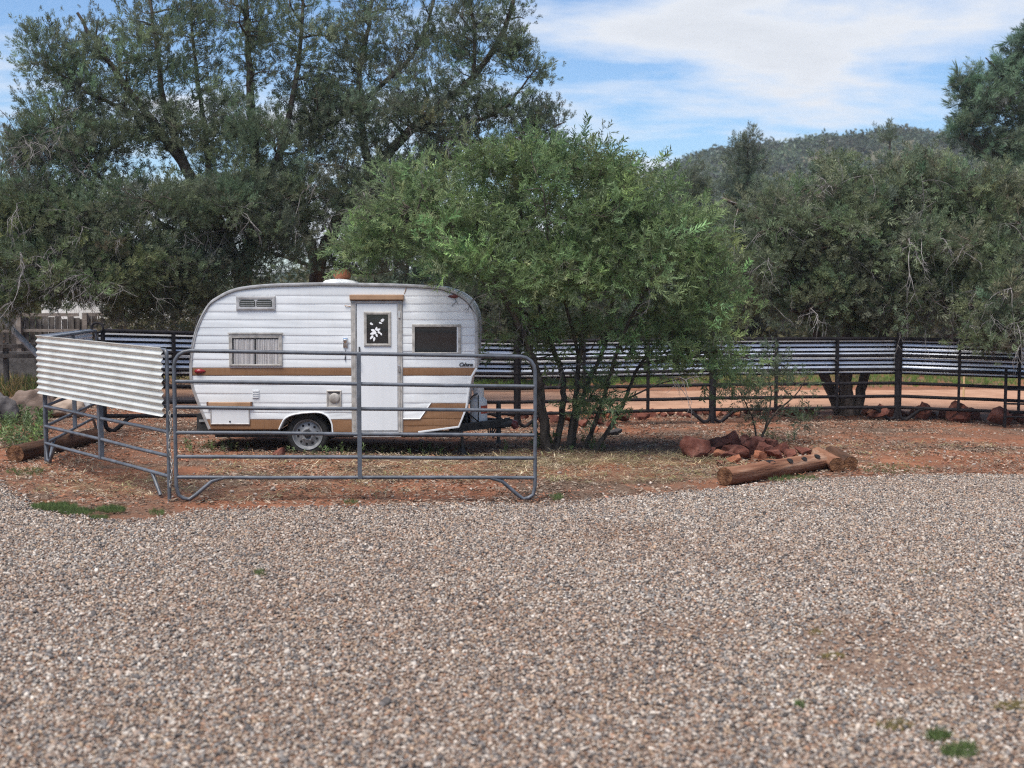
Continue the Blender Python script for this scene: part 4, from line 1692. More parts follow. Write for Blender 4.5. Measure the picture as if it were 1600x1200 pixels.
def rock(u, v, wpx, hpx, seed, m, label, group=None, name='rock', sub=3, Y=None, dy=0, cuts=9, angle=28, noise=.14, lo=.38):
    p = G(u, v) if Y is None else W(u, v, Y)
    s = p.y / F
    p.y += dy
    z0 = g(p.x, p.y)
    hw, hh = wpx * s / 2 * 1.35, hpx * s * .80
    o = rock_mb((p.x, p.y, z0 + hh * .52), hw, hw * .85, hh, seed, sub, cuts, noise, lo).build(name, m, smooth=True, angle=angle)
    return tag(o, label, 'rock', group)


rk = rock_mb((T(519, 0).x, TY + .75, T(0, 428.5, -.75).z), .125, .12, .09, 5, 3, 5, .05, .62).build('rock', 'orange_rock', smooth=True, angle=40)
rk.location.z = 0
tag(rk, 'orange red stone weighing down the cover on the camper roof', 'rock')
rock(1084, 717, 42, 34, 3, 'red_rock', 'squarish dark red boulder at the left end of the rock heap', name='boulder', cuts=12)
heap = 'red rocks heaped behind the notched log'
for i, (u, v, w, h, m) in enumerate([(1110, 713, 16, 14, 'red_rock'), (1125, 716, 18, 16, 'orange_rock'), (1140, 706, 40, 30, 'red_rock'), (1120, 701, 22, 20, 'red_rock'), (1160, 716, 30, 22, 'red_rock'), (1178, 702, 30, 24, 'red_rock'), (1196, 712, 26, 20, 'red_rock'),
                                    (1165, 698, 20, 18, 'red_rock'), (1212, 716, 30, 14, 'red_rock'), (1235, 716, 26, 12, 'red_rock'), (1150, 724, 22, 14, 'orange_rock'), (1125, 727, 12, 9, 'red_rock'), (1255, 712, 24, 12, 'red_rock'), (1185, 719, 18, 14, 'orange_rock'), (1150, 712, 26, 20, 'red_rock'), (1205, 705, 24, 18, 'red_rock'), (1135, 718, 20, 14, 'red_rock'), (1222, 709, 26, 14, 'red_rock'), (1170, 709, 24, 22, 'red_rock')]):
    rock(u, v, w * 1.3, h * 1.2, 83 + i, m, 'small red sandstone rock in the heap behind the notched log', heap, sub=3, cuts=13, lo=.30, angle=22)
rock(437, 712, 17, 12, 9, 'red_rock', 'small red stone on the ground in front of the camper wheel', cuts=6)
rock(930, 677, 14, 11, 11, 'orange_rock', 'small pale orange stone right of the mesquite trunks', sub=2)
rock(962, 681, 20, 13, 14, 'dark_rock', 'dark stump-like stone right of the mesquite trunks', sub=2)
rock(4, 660, 36, 38, 21, 'dark_rock', 'dark grey boulder at the left edge behind the weeds', name='boulder', cuts=5, angle=60, lo=.6, sub=4)
rock(50, 652, 54, 36, 23, 'brown_rock', 'large brown boulder outside the left panel', name='boulder', cuts=5, angle=60, lo=.6, sub=4)
rock(104, 652, 44, 26, 25, 'tan_rock', 'tan boulder seen through the left side rails', name='boulder', cuts=5, angle=60, lo=.6, sub=4)
row = 'red rocks lining the foot of the back fence'
rr = random.Random(3)
u = 800
k_ = 0
while u < 1640:
    v = np.interp(u, [800, 960, 1113, 1280, 1402, 1500, 1640], [656, 654, 652, 651, 655, 657, 664]) + rr.uniform(-3, 3)
    w = rr.uniform(11, 26) if u > 1250 else rr.uniform(9, 20)
    if not (1283 < u < 1350):
        rock(u, v, w, w * rr.uniform(.6, .95), 200 + k_, 'red_rock' if rr.random() < .85 else 'orange_rock', 'red sandstone rock in the row along the back fence', row, sub=2, cuts=11, lo=.32, dy=rr.uniform(.15, .5))
    u += w * rr.uniform(.55, 1.0)
    k_ += 1
BIG = [(912, 668, 22, 'red rock at the fence foot just right of the mesquite stems'), (935, 664, 24, 'red rock above the small pale orange stone'), (955, 668, 20, 'red rock above the dark stump-like stone'), (975, 660, 26, 'red rock right of the dark stump-like stone, at the fence foot'),
       (893, 660, 24, 'red rock seen between the middle mesquite stems'), (1000, 656, 24, 'red rock at the fence foot between mesquite and sapling'), (870, 662, 20, 'red rock seen behind the second mesquite stem'), (845, 660, 20, 'red rock beside the trailer hitch end, behind the panel'),
       (1440, 656, 34, 'large red rock right of the dark post by the juniper'), (1505, 660, 44, 'largest red rock of the row, under the pale stake'), (1370, 656, 34, 'large red rock between juniper trunk and dark post'), (1560, 664, 40, 'large red rock beside the narrow gate frame at right'), (1240, 652, 26, 'red rock behind the sapling, left of the juniper trunk')]
for (u, v, w, lb_) in BIG:
    rock(u, v, w, w * .7, 300 + k_, 'red_rock', lb_, row, sub=3, cuts=12, lo=.30, angle=22)
    k_ += 1


# ------------------------------------------------------------------ logs
def log(A, B, r0, r1, m, label, notches=(), name='log', splits=0):
    A, B = Vector(A), Vector(B)
    o = thing(name, tuple((A + B) / 2 - Vector((0, 0, r0))), label, 'log')
    L_ = (B - A).length
    o.rotation_euler = (0, 0, 0)
    # body in its own frame so that the grain runs along it
    ang = math.atan2(B.y - A.y, B.x - A.x)
    el = math.asin((B.z - A.z) / L_)
    rs = random.Random(int(L_ * 1000))
    n, k = 26, 22
    b = MB()
    for i in range(n + 1):
        t = i / n
        rr_ = r0 + (r1 - r0) * t
        for q in range(k):
            a = 2 * math.pi * q / k
            w = rr_ * (1 + .05 * math.sin(3 * a + t * 4) + .035 * math.sin(7 * a + 9 * t) + .03 * math.sin(t * 20) + rs.uniform(-.025, .025))
            edge = .97 if i in (0, n) else 1
            b.v.append((L_ * (t - .5), w * edge * math.cos(a), w * edge * math.sin(a)))
    for i in range(n):
        for q in range(k):
            c = (q + 1) % k
            b.f.append((i * k + q, i * k + c, (i + 1) * k + c, (i + 1) * k + q))
    body = b.build('log_body', m, None, smooth=True, angle=60)
    body.parent = o
    body.location = (0, 0, r0)
    body.rotation_euler = (0, -el, ang)
    for s in (-1, 1):
        e = MB()
        rr_ = (r0 if s < 0 else r1) * .965
        e.v = [(s * L_ / 2 - s * .004, 0, 0)]
        for ring_ in (.3, .6, .85, 1):
            for q in range(k):
                a = 2 * math.pi * q / k
                e.v.append((s * L_ / 2 + s * (.003 * math.sin(q * 2.1 + ring_ * 7)), rr_ * ring_ * math.cos(a), rr_ * ring_ * math.sin(a)))
        e.f = [(0, 1 + q, 1 + (q + 1) % k) for q in range(k)]
        for j in range(3):
            for q in range(k):
                e.f.append((1 + j * k + q, 1 + (j + 1) * k + q, 1 + (j + 1) * k + (q + 1) % k, 1 + j * k + (q + 1) % k))
        eo = e.build('cut_end', 'log_end', None)
        eo.parent = body
    for (t, a, w) in notches:
        c = MB()
        rr_ = r0 + (r1 - r0) * t
        for (rad, dd) in ((1.0, .004), (.75, .002), (.0, .0015)):
            for q in range(12):
                th = 2 * math.pi * q / 12
                x, y = L_ * (t - .5) + w * rad * math.cos(th), .6 * w * rad * math.sin(th)
                aa = a + y / rr_
                c.v.append((x, (rr_ * 1.035 + dd) * math.cos(aa), (rr_ * 1.035 + dd) * math.sin(aa)))
        for j in range(2):
            for q in range(12):
                c.f.append((j * 12 + q, j * 12 + (q + 1) % 12, (j + 1) * 12 + (q + 1) % 12, (j + 1) * 12 + q))
        co = c.build('drilled_hole', 'black_hole', None, smooth=True)
        co.parent = body
    return o


p, q = G(1132, 758), G(1283, 733)
log((p.x, p.y, p.z + .105), (q.x, q.y, q.z + .105), .112, .112, 'log_wood', 'long reddish log with four dark holes lying at the gravel edge',
    notches=[(.42, R(112), .085), (.60, R(128), .062), (.75, R(128), .062), (.90, R(126), .062)])
p, q = G(1308, 738), G(1280, 722)
log((p.x, p.y, p.z + .095), (q.x, q.y + .1, q.z + .10), .10, .095, 'log_wood', 'short log with its cut end facing out beside the long notched log')
p, q = G(1329, 735), G(1302, 720)
log((p.x, p.y, p.z + .09), (q.x, q.y + .15, q.z + .10), .095, .09, 'log_dark', 'short dark charred log, rightmost of the log group')
p, q = G(24, 722), G(150, 690)
log((p.x, p.y, p.z + .10), (q.x, q.y, q.z + .09), .12, .10, 'log_dark', 'dark reddish log lying under the left side panel')


# ------------------------------------------------------------------ far left background
def wood_fence():
    p0, p1 = W(-160, 560, 31.5), W(172, 556, 33)
    o = thing('wooden_fence', (p0.x, p0.y, g(p0.x, p0.y)), 'weathered wooden board fence with pale top rail at the far left', 'fence')

    def Q(u):
        t = (u + 160) / 332
        x, y = p0.x + (p1.x - p0.x) * t, p0.y + (p1.y - p0.y) * t
        return Vector((x, y, g(x, y)))
    z_top = W(100, 489, 32.5).z
    for u in (-150, -60, 30, 135):
        a = Q(u)
        MB().box((a.x - .06, a.y - .16, a.z - .1), (a.x + .06, a.y - .05, z_top)).build('post', 'pale_board', o)
    for (v0, v1) in ((489, 494), (514, 518)):
        for (a, b_) in ((-155, -62), (-58, 28), (32, 133), (137, 170)):
            A, B = Q(a), Q(b_)
            z0, z1 = W(0, v1, 32.5).z, W(0, v0, 32.5).z
            MB().box((A.x, A.y - .05, z0), (B.x, A.y - .005, z1)).build('rail', 'pale_board', o)
    u = -155
    r = random.Random(2)
    while u < 170:
        a = Q(u)
        w = r.uniform(.12, .16)
        MB().box((a.x, a.y + .03, a.z - .05), (a.x + w, a.y + .05, z_top + r.uniform(-.2, .0))).build('board', 'grey_board', o)
        u += w / 32 * F + r.choice((.3, .5, .8, 1.5))


wood_fence()


def pipe_fence():
    p0, p1 = W(-120, 600, 27.5), W(66, 600, 27.5)
    o = thing('rail_fence', (p0.x, 27.5, g(p0.x, 27.5)), 'low grey two-rail fence in front of bricks at the far left', 'fence')
    for v in (541, 556):
        z = W(0, v, 27.5).z
        MB().box((p0.x, 27.46, z - .045), (p1.x, 27.54, z + .045), .01).build('rail', 'grey_board', o)
    for u in (-90, -10, 60):
        x = W(u, 0, 27.5).x
        MB().box((x - .05, 27.545, g(x, 27.6) - .1), (x + .05, 27.64, W(0, 536, 27.5).z), .01).build('post', 'grey_board', o)


pipe_fence()


def brick_wall():
    p0, p1 = W(-140, 600, 29.2), W(74, 600, 29.2)
    z0 = g(p0.x, 29.2)
    o = thing('brick_stack', (p0.x, 29.2, z0), 'low stack of rust red bricks behind the rail fence at far left', 'brick stack')
    zt = W(0, 543, 29.2).z
    bw, bh = .26, .115
    me = None
    r = random.Random(5)
    rows = int((zt - z0) / (bh + .012))
    cols = int((p1.x - p0.x) / (bw + .014))
    for j in range(max(0, rows - 5), rows):
        for i in range(cols):
            x, z = p0.x + i * (bw + .014) + (j % 2) * .13, z0 + j * (bh + .012)
            if me is None:
                b = MB().box((0, 0, 0), (bw, .2, bh), .008).build('brick', 'brick', o)
                me = b.data
            else:
                b = bpy.data.objects.new('brick', me)
                COL.objects.link(b)
                b.parent = o
            b.location = (x - o.location.x, 29.2 + r.uniform(-.03, .03) - o.location.y, z - o.location.z)
    MB().box((p0.x, 29.24, z0 - .1), (p1.x, 29.38, zt - .1)).build('core', 'dark_rock', o)


brick_wall()
# leaning grey pole
pa, pb_ = W(-25, 470, 26.5), W(60, 556, 25.5)
d_ = (pb_ - pa).normalized()
gl = pb_ + d_ * ((pb_.z - g(pb_.x, pb_.y)) / max(.05, -d_.z))
tag(MB().tube([pa, pa.lerp(gl, .5), gl], [.055, .06, .06], 8).build('leaning_pole', 'weathered_pole', smooth=True, angle=50), 'grey weathered pole leaning at the left behind the sheeted panel', 'pole')


def far_camper():
    Y = 37
    a, c = W(62, 488, Y), W(300, 412, Y)
    z0 = g(a.x, Y)
    o = thing('motorhome', (a.x, Y, z0), 'white motorhome hidden behind the left juniper branches', 'motorhome')
    MB().box((a.x, Y, z0 + .45), (c.x, Y + 2.3, c.z), .18).build('body', 'rv_white', o)
    MB().box((a.x + 1.9, Y - .02, W(0, 458, Y).z), (c.x - .3, Y - .002, W(0, 440, Y).z)).build('beige_panel', 'rv_beige', o)
    for (u0, u1) in ((85, 118), (200, 235)):
        p, q = W(u0, 452, Y), W(u1, 432, Y)
        w = MB().box((p.x, Y - .04, p.z), (q.x, Y - .022, q.z)).build('window', 'dark_glass', o)
        MB().ring(p.x - .06, q.x + .06, p.z - .06, q.z + .06, .06, Y - .06, Y - .021).build('window_frame', 'aluminium', w)
    for x in (a.x + .8, c.x - 1.0):
        MB().lathe([(.36, .0), (.36, .22)], (x, Y + .02, z0 + .36), 'Y', 20).build('wheel', 'tyre', o)


far_camper()
p = G(1505, 628)
tag(MB().tube([(p.x, p.y, p.z - .05), (p.x + .01, p.y, p.z + .75)], [.025, .022], 6).build('survey_stake', 'stake'), 'pale wooden stake beyond the fence at the right', 'stake')


# ------------------------------------------------------------------ trees
def tree(name, label, base, limbs, lobes, kind, col, m_bark, cat='tree', group=None, tufts=(9, 14), crad=.26, size=.26, twig_r=.012, sides=7, updir=.5, droop=0.0, dead=0, seed=1, second=.10, avoid=None, colvar=.18, curl=.12, dead_len=(.5, 1.2), inner=2.2, dead_zone=None, wood_pull=.6):
    """limbs: [(points, r_start, r_end)]; lobes: [(centre, radii, clusters)]. Twigs grow from the limbs to every cluster, tufts sit on them."""
    r = np.random.default_rng(seed)
    rd = random.Random(seed)
    o = thing(name, tuple(base), label, cat, group)
    tb = MB()
    pool, poolr = [], []
    for (pts, r0, r1) in limbs:
        c = catmull(pts, 6)
        n = len(c)
        L_ = [0]
        for a, b_ in zip(c[:-1], c[1:]):
            L_.append(L_[-1] + (b_ - a).length)
        rad = [r0 + (r1 - r0) * (x / L_[-1]) ** .8 for x in L_]
        amp = min(.03, r0 * .28)
        c = [p + Vector((rd.gauss(0, amp * .5), rd.gauss(0, amp * .5), 0)) if 1 < i else p for i, p in enumerate(c)]
        tb.tube(c, rad, sides)
        for i in range(2, n):
            if rad[i] < .16 or True:
                pool.append(tuple(c[i]))
                poolr.append(rad[i])
    tb.build('trunk', m_bark, o, smooth=True, angle=60)
    ctr = []
    lob = []
    for (c, rad, n) in lobes:
        d = r.normal(0, 1, (n, 3))
        d /= np.linalg.norm(d, axis=1, keepdims=True)
        q = r.random(n) ** (1 / inner)
        P = np.array(tuple(c)) + d * q[:, None] * np.array(rad)
        ctr.append(P)
        lob += [tuple(c)] * n
    ctr, lob = np.concatenate(ctr), np.array(lob)
    ok = ctr[:, 2] > gz(ctr[:, 0], ctr[:, 1]) + .25
    if avoid is not None:
        ok &= ~avoid(ctr)
    ctr, lob = ctr[ok], lob[ok]
    order = r.permutation(len(ctr))
    ctr, lob = ctr[order], lob[order]
    n2 = int(len(ctr) * second)
    bb = MB()
    TP, TD, TC, TS = [], [], [], []
    basec = np.array(col)
    poolA, poolR = np.array(pool), np.array(poolr)

    def connect(c, rad_end, npts, thick, A, RR):
        d = A - c
        cost = np.sqrt((d ** 2).sum(1)) + wood_pull * np.maximum(0, d[:, 2] + .1)
        k = int(np.argmin(cost))
        p = Vector(A[k])
        c = Vector(tuple(c))
        v = c - p
        ln = v.length
        sag = Vector((r.normal(0, curl) * ln, r.normal(0, curl) * ln, (r.normal(.05, curl) - droop * .25) * ln))
        m1, m2 = p.lerp(c, .35) + sag, p.lerp(c, .72) + sag * .7 + Vector(tuple(r.normal(0, .05, 3))) * ln
        pts = catmull([p, m1, m2, c], npts)
        r0 = min(RR[k] * .7, thick * (1 + ln * .55))
        rads = [r0 + (rad_end - r0) * i / (len(pts) - 1) for i in range(len(pts))]
        return pts, rads
    addp, addr = [], []
    for i in range(n2):
        pts, rads = connect(ctr[i], twig_r * .6, 4, twig_r * 1.8, poolA, poolR)
        bb.tube(pts, rads, 5, caps=False)
        for p, q in zip(pts[2:], rads[2:]):
            addp.append(tuple(p))
            addr.append(q)
        lastdir = pts[-1] - pts[-3]
        TP.append((ctr[i], lastdir, pts))
    if addp:
        poolA = np.concatenate([poolA, np.array(addp)])
        poolR = np.concatenate([poolR, np.array(addr)])
    for i in range(n2, len(ctr)):
        pts, rads = connect(ctr[i], twig_r * .3, 2, twig_r, poolA, poolR)
        bb.tube(pts, rads, 3, caps=False)
        TP.append((ctr[i], pts[-1] - pts[-3], pts))
    bb.build('branches', m_bark, o, smooth=True)
    PP, DD, CC = [], [], []
    for (c, ld, pts), lc in zip(TP, lob):
        k = int(r.integers(tufts[0], tufts[1] + 1))
        ldv = np.array(ld.normalized()) if ld.length > 1e-6 else np.array((0, 0, 1.))
        outw = np.array(c) - lc
        outw = outw / (np.linalg.norm(outw) + 1e-6)
        shade = math.exp(r.normal(0, colvar))
        hue = 1 + r.normal(0, .07, 3)
        for q in range(k):
            t = r.random()
            b0 = np.array(pts[max(0, len(pts) - 1 - int(t * len(pts) * .45))])
            p = b0 + r.normal(0, crad * .5, 3) * np.array((1, 1, .8))
            d = ldv * .6 + outw * .4 + np.array((0, 0, updir)) + (p - b0) / crad * .5 + r.normal(0, .45, 3)
            PP.append(p)
            DD.append(d)
            CC.append(basec * shade * hue * math.exp(r.normal(0, .16)))
    PP, DD, CC = np.array(PP), np.array(DD), np.array(CC)
    if avoid is not None:
        ok = ~avoid(PP)
        PP, DD, CC = PP[ok], DD[ok], CC[ok]
    S = size * np.exp(r.normal(0, .25, len(PP)))
    cr = scatter('crown', PP, dir_rot(DD, r.uniform(0, 6.28, len(PP))), S, CC, SPR[kind], parent=o)
    if dead:
        db = MB()
        near = poolA[:, 1] < np.quantile(poolA[:, 1], .45)
        front = poolA[near]
        for i in range(dead):
            z_ok = False
            for _ in range(40):
                k = int(r.integers(0, len(front)))
                p = Vector(front[k])
                if dead_zone is None or dead_zone(p):
                    z_ok = True
                    break
            if not z_ok:
                continue

            def twig(p, d, ln, rad, lev):
                n = 6
                pts = [p]
                dd = d.normalized()
                for s in range(n):
                    dd = (dd + Vector((rd.gauss(0, .24), rd.gauss(0, .24), rd.gauss(-.12, .2)))).normalized()
                    pts.append(pts[-1] + dd * ln / n)
                db.tube(pts, [rad * (1 - .75 * s / n) for s in range(n + 1)], 4, caps=False)
                if lev > 0:
                    for _ in range(rd.choice((2, 3, 4))):
                        j = rd.randint(1, n - 1)
                        d2 = (pts[j + 1] - pts[j]).normalized() + Vector((rd.gauss(0, .7), rd.gauss(0, .7), rd.gauss(-.1, .6)))
                        twig(pts[j], d2, ln * rd.uniform(.35, .7), rad * .6, lev - 1)
            toward = Vector((rd.gauss(0, .9), rd.uniform(-2.2, -.7), rd.gauss(-.1, .7)))
            twig(p, toward, rd.uniform(*dead_len), rd.uniform(.008, .014), 2)
        tag(db.build('dead_twigs', 'dead_twig', o, smooth=True), kind='stuff')
    return o


def PX(pts, Y):
    """limb through photograph points; Y one distance or one per point"""
    if not hasattr(Y, '__len__'):
        Y = [Y] * len(pts)
    if len(Y) == 2 and len(pts) != 2:
        Y = [Y[0] + (Y[1] - Y[0]) * i / (len(pts) - 1) for i in range(len(pts))]
    return [W(u, v, y) for (u, v), y in zip(pts, Y)]


def foot(p):
    """start a limb below the ground"""
    q = Vector(p)
    q.z = g(q.x, q.y) - .1
    return q


def LB(u, v, Y, ru, rv, rd_, n):
    s = Y / F
    return (W(u, v, Y), (ru * s, rd_, rv * s), n)


JUN, JUNL, MES, PIN = (.140, .178, .108), (.172, .208, .106), (.172, .238, .104), (.135, .20, .128)


def camper_box(P):
    return (P[:, 0] > -4.45) & (P[:, 0] < -.38) & (P[:, 1] > 16.95) & (P[:, 1] < 19.6) & (P[:, 2] < 2.42) | ((P[:, 1] < 17.05) & (P[:, 2] < 2.02) & (P[:, 0] < -.55))


# mesquite in front of the camper's nose
Ym = 18.6
b0 = W(880, 703, Ym)
b0.z = g(b0.x, Ym)


def mes(pts, ys):
    q = PX(pts, ys)
    q[0] = foot(q[0])
    return q


tree('mesquite_tree', 'multi-stemmed feathery green mesquite tree spreading over the camper nose', b0, [
    (mes([(856, 702), (847, 645), (838, 580), (815, 520), (772, 440), (705, 350), (640, 330)], (18.3, 17.6)), .085, .02),
    (mes([(866, 705), (878, 640), (880, 590), (862, 540), (840, 470), (815, 340), (800, 270)], (18.4, 19.0)), .056, .016),
    (mes([(885, 702), (897, 640), (905, 560), (915, 470), (935, 330), (925, 250)], (18.6, 18.2)), .050, .014),
    (mes([(893, 700), (900, 655), (918, 600), (945, 540), (962, 450), (1005, 320)], (18.9, 19.8)), .046, .014),
    (mes([(908, 701), (930, 660), (950, 600), (967, 540), (1012, 450), (1075, 370)], (18.6, 18.0)), .042, .012),
    (mes([(920, 706), (955, 665), (976, 625), (1000, 570), (1060, 500), (1130, 430)], (18.3, 19.2)), .038, .012),
    (PX([(862, 540), (835, 500), (790, 470), (760, 455)], (18.5, 17.6)), .03, .010),
    (PX([(905, 560), (885, 480), (860, 400), (850, 300)], (18.6, 17.4)), .03, .010),
    (PX([(1000, 570), (1050, 560), (1120, 550), (1170, 560)], (18.5, 18.0)), .025, .008),
    (PX([(976, 625), (1030, 600), (1080, 590)], (18.4, 17.8)), .016, .006),
], [
    LB(840, 335, 18.4, 205, 88, 1.5, 225), LB(670, 345, 17.9, 105, 55, 1.1, 105), LB(590, 385, 17.9, 58, 20, .5, 26), LB(705, 415, 16.9, 50, 32, .45, 34), LB(640, 285, 18.2, 40, 32, .6, 26),
    LB(880, 258, 18.6, 110, 36, 1.0, 80), LB(975, 300, 18.6, 80, 50, 1.2, 66), LB(1040, 385, 18.6, 100, 72, 1.3, 100), LB(1105, 430, 18.8, 55, 70, 1.0, 28), LB(960, 420, 17.6, 120, 50, 1.0, 90), LB(840, 430, 17.6, 90, 35, .8, 56),
    LB(1090, 500, 18.4, 95, 50, 1.0, 60), LB(1110, 570, 18.3, 80, 30, .8, 26), LB(950, 600, 18.4, 40, 40, .5, 10), LB(965, 275, 18.9, 40, 24, .5, 12), LB(750, 250, 18.2, 40, 30, .6, 22), LB(550, 390, 17.9, 30, 14, .3, 16), LB(1000, 545, 18.2, 90, 40, .8, 24), LB(880, 520, 18.2, 80, 45, .8, 22), LB(800, 505, 17.9, 40, 40, .5, 8), LB(930, 640, 18.2, 45, 25, .4, 8)],
     'mesquite', MES, 'mesquite_bark', tufts=(8, 13), crad=.27, size=.185, twig_r=.010, updir=.12, droop=.3, seed=4, avoid=camper_box, colvar=.3, dead=9, dead_len=(.4, .9), dead_zone=lambda p: p.z < 2.6, wood_pull=.9)

# the big juniper pair behind the camper
YA = 27.5
bA = W(385, 640, YA)
bA.z = g(bA.x, YA)


def jl(pts, ys, root=False):
    q = PX(pts, ys)
    if root:
        q[0] = foot(q[0])
    return q


low_zone = lambda p: p.z < 5.6
tree('juniper_tree', 'tall dark juniper behind the rear half of the camper, leaning left', bA, [
    (jl([(385, 640), (386, 520), (378, 440), (362, 395), (330, 330), (292, 265), (240, 190), (175, 105), (120, 20)], (27.5, 26.5), True), .27, .03),
    (jl([(292, 265), (258, 170), (243, 60), (225, -60)], (27, 27.4)), .10, .02),
    (jl([(240, 190), (150, 150), (70, 100)], (26.7, 26.2)), .07, .015),
    (jl([(378, 440), (402, 330), (394, 200), (388, 60), (380, -110)], (27.5, 28)), .17, .03),
    (jl([(402, 330), (450, 190), (470, 60), (480, -90)], (27.6, 28.4)), .10, .02),
    (jl([(362, 395), (250, 350), (145, 265), (75, 170)], (27.4, 26)), .11, .018),
    (jl([(330, 330), (320, 200), (300, 60), (300, -60)], (27.3, 28.2)), .08, .018),
    (jl([(386, 520), (300, 440), (200, 400), (110, 380)], (27.4, 25.6)), .08, .015),
    (jl([(388, 450), (330, 380), (260, 330), (220, 310)], (27.2, 25.2)), .06, .012),
    (jl([(145, 265), (80, 230), (30, 220)], (26.3, 25.8)), .04, .012),
], [
    LB(180, 85, 26.6, 125, 70, 1.0, 58), LB(90, 95, 26.2, 62, 55, .7, 24), LB(48, 60, 26.2, 24, 26, .3, 6), LB(270, 40, 27.3, 105, 85, 1.2, 46), LB(390, 60, 27.8, 90, 105, 1.4, 58), LB(470, 80, 28.2, 70, 95, 1.2, 42), LB(300, -80, 27.8, 170, 80, 1.5, 50),
    LB(110, 190, 26.2, 80, 48, 1.0, 44), LB(46, 215, 25.9, 40, 26, .6, 16), LB(230, 215, 26.6, 120, 50, 1.2, 72), LB(370, 220, 27.0, 85, 75, 1.5, 85), LB(150, 150, 26.4, 110, 45, 1.0, 24), LB(290, 140, 27.0, 90, 60, 1.2, 30), LB(110, 250, 26.0, 100, 35, 1.0, 60),
    LB(210, 325, 26.0, 190, 45, 1.4, 170), LB(360, 320, 26.2, 110, 60, 1.2, 110), LB(130, 410, 25.8, 160, 55, 1.1, 170), LB(290, 425, 26.3, 110, 60, 1.2, 170), LB(60, 320, 25.8, 80, 55, 1.0, 80), LB(420, 400, 26.6, 70, 50, .9, 40), LB(240, 480, 26.3, 90, 30, .8, 60)],
     'juniper', JUN, 'bark', tufts=(15, 21), crad=.34, size=.18, twig_r=.014, updir=.95, seed=21, dead=110, dead_zone=low_zone, dead_len=(.6, 1.4), inner=2.0)
bB = W(492, 640, 29)
bB.z = g(bB.x, 29)
tree('juniper_tree', 'tall dark juniper behind the camper door, limbs reaching right above the mesquite', bB, [
    (jl([(500, 640), (492, 520), (498, 420), (530, 340), (578, 270), (645, 200), (740, 120), (795, 30), (815, -70)], (29, 28), True), .24, .03),
    (jl([(498, 420), (455, 300), (440, 230), (520, 190), (600, 130), (660, 60), (690, -60)], (28.8, 28.6)), .14, .02),
    (jl([(578, 270), (560, 150), (575, 40), (600, -80)], (28.5, 29)), .10, .02),
    (jl([(645, 200), (770, 180), (835, 110)], (28.2, 27.8)), .07, .015),
    (jl([(740, 120), (740, 40), (720, -60)], (28, 28.3)), .06, .015),
    (jl([(645, 200), (720, 220), (820, 215), (885, 190)], (28.2, 28)), .06, .012),
    (jl([(530, 340), (600, 340), (660, 330)], (28.6, 27)), .07, .014),
    (jl([(498, 420), (440, 400), (400, 390)], (28.8, 27)), .06, .014),
], [
    LB(560, 80, 28.6, 100, 105, 1.3, 66), LB(650, 70, 28.4, 80, 95, 1.2, 50), LB(745, 60, 28.1, 72, 75, .9, 46), LB(810, 60, 27.9, 30, 70, .7, 20), LB(838, 110, 27.9, 14, 20, .4, 6), LB(560, -90, 28.8, 200, 70, 1.4, 46), LB(770, -60, 28, 50, 45, .8, 14),
    LB(640, 175, 28.0, 125, 55, 1.2, 88), LB(780, 165, 28.0, 78, 44, .9, 44), LB(850, 190, 28.0, 26, 30, .6, 14), LB(510, 190, 28.4, 85, 65, 1.3, 95), LB(560, 330, 28.0, 80, 50, 1.0, 60), LB(440, 360, 27.2, 60, 50, .9, 50), LB(460, 300, 27.6, 100, 50, 1.2, 90), LB(620, 270, 28.2, 120, 55, 1.1, 80), LB(570, 380, 28.2, 100, 50, 1.0, 60), LB(740, 250, 28.2, 115, 50, 1.0, 60), LB(860, 240, 28.4, 50, 32, .9, 20)],
     'juniper', (.132, .168, .106), 'bark', tufts=(15, 21), crad=.34, size=.18, twig_r=.014, updir=.95, seed=33, dead=50, dead_zone=low_zone, dead_len=(.6, 1.3), inner=2.0)
bC = W(20, 640, 26)
bC.z = g(bC.x, 26)
tree('juniper_tree', 'low drooping juniper at the left edge above the sheeted panel', bC, [
    (jl([(-40, 640), (-30, 520), (10, 440), (80, 390), (160, 370)], (26.5, 25.2), True), .15, .02),
    (jl([(-30, 520), (-50, 400), (-40, 300), (0, 250)], (26.5, 26)), .10, .02),
    (jl([(10, 440), (60, 450), (130, 440)], (26.2, 25)), .05, .012),
    (jl([(10, 440), (30, 350), (60, 300)], (26.2, 25.6)), .05, .012)], [
    LB(60, 390, 25.4, 110, 60, 1.0, 120), LB(10, 330, 25.6, 80, 60, .9, 60), LB(130, 445, 25.2, 110, 36, .8, 90), LB(200, 400, 25.4, 70, 50, .8, 50), LB(20, 460, 25.4, 60, 35, .8, 40), LB(-80, 330, 26, 80, 90, 1.2, 50)],
     'juniper', JUNL, 'bark', tufts=(9, 13), crad=.25, size=.22, twig_r=.012, updir=.4, seed=45, dead=45, dead_len=(.5, 1.2))
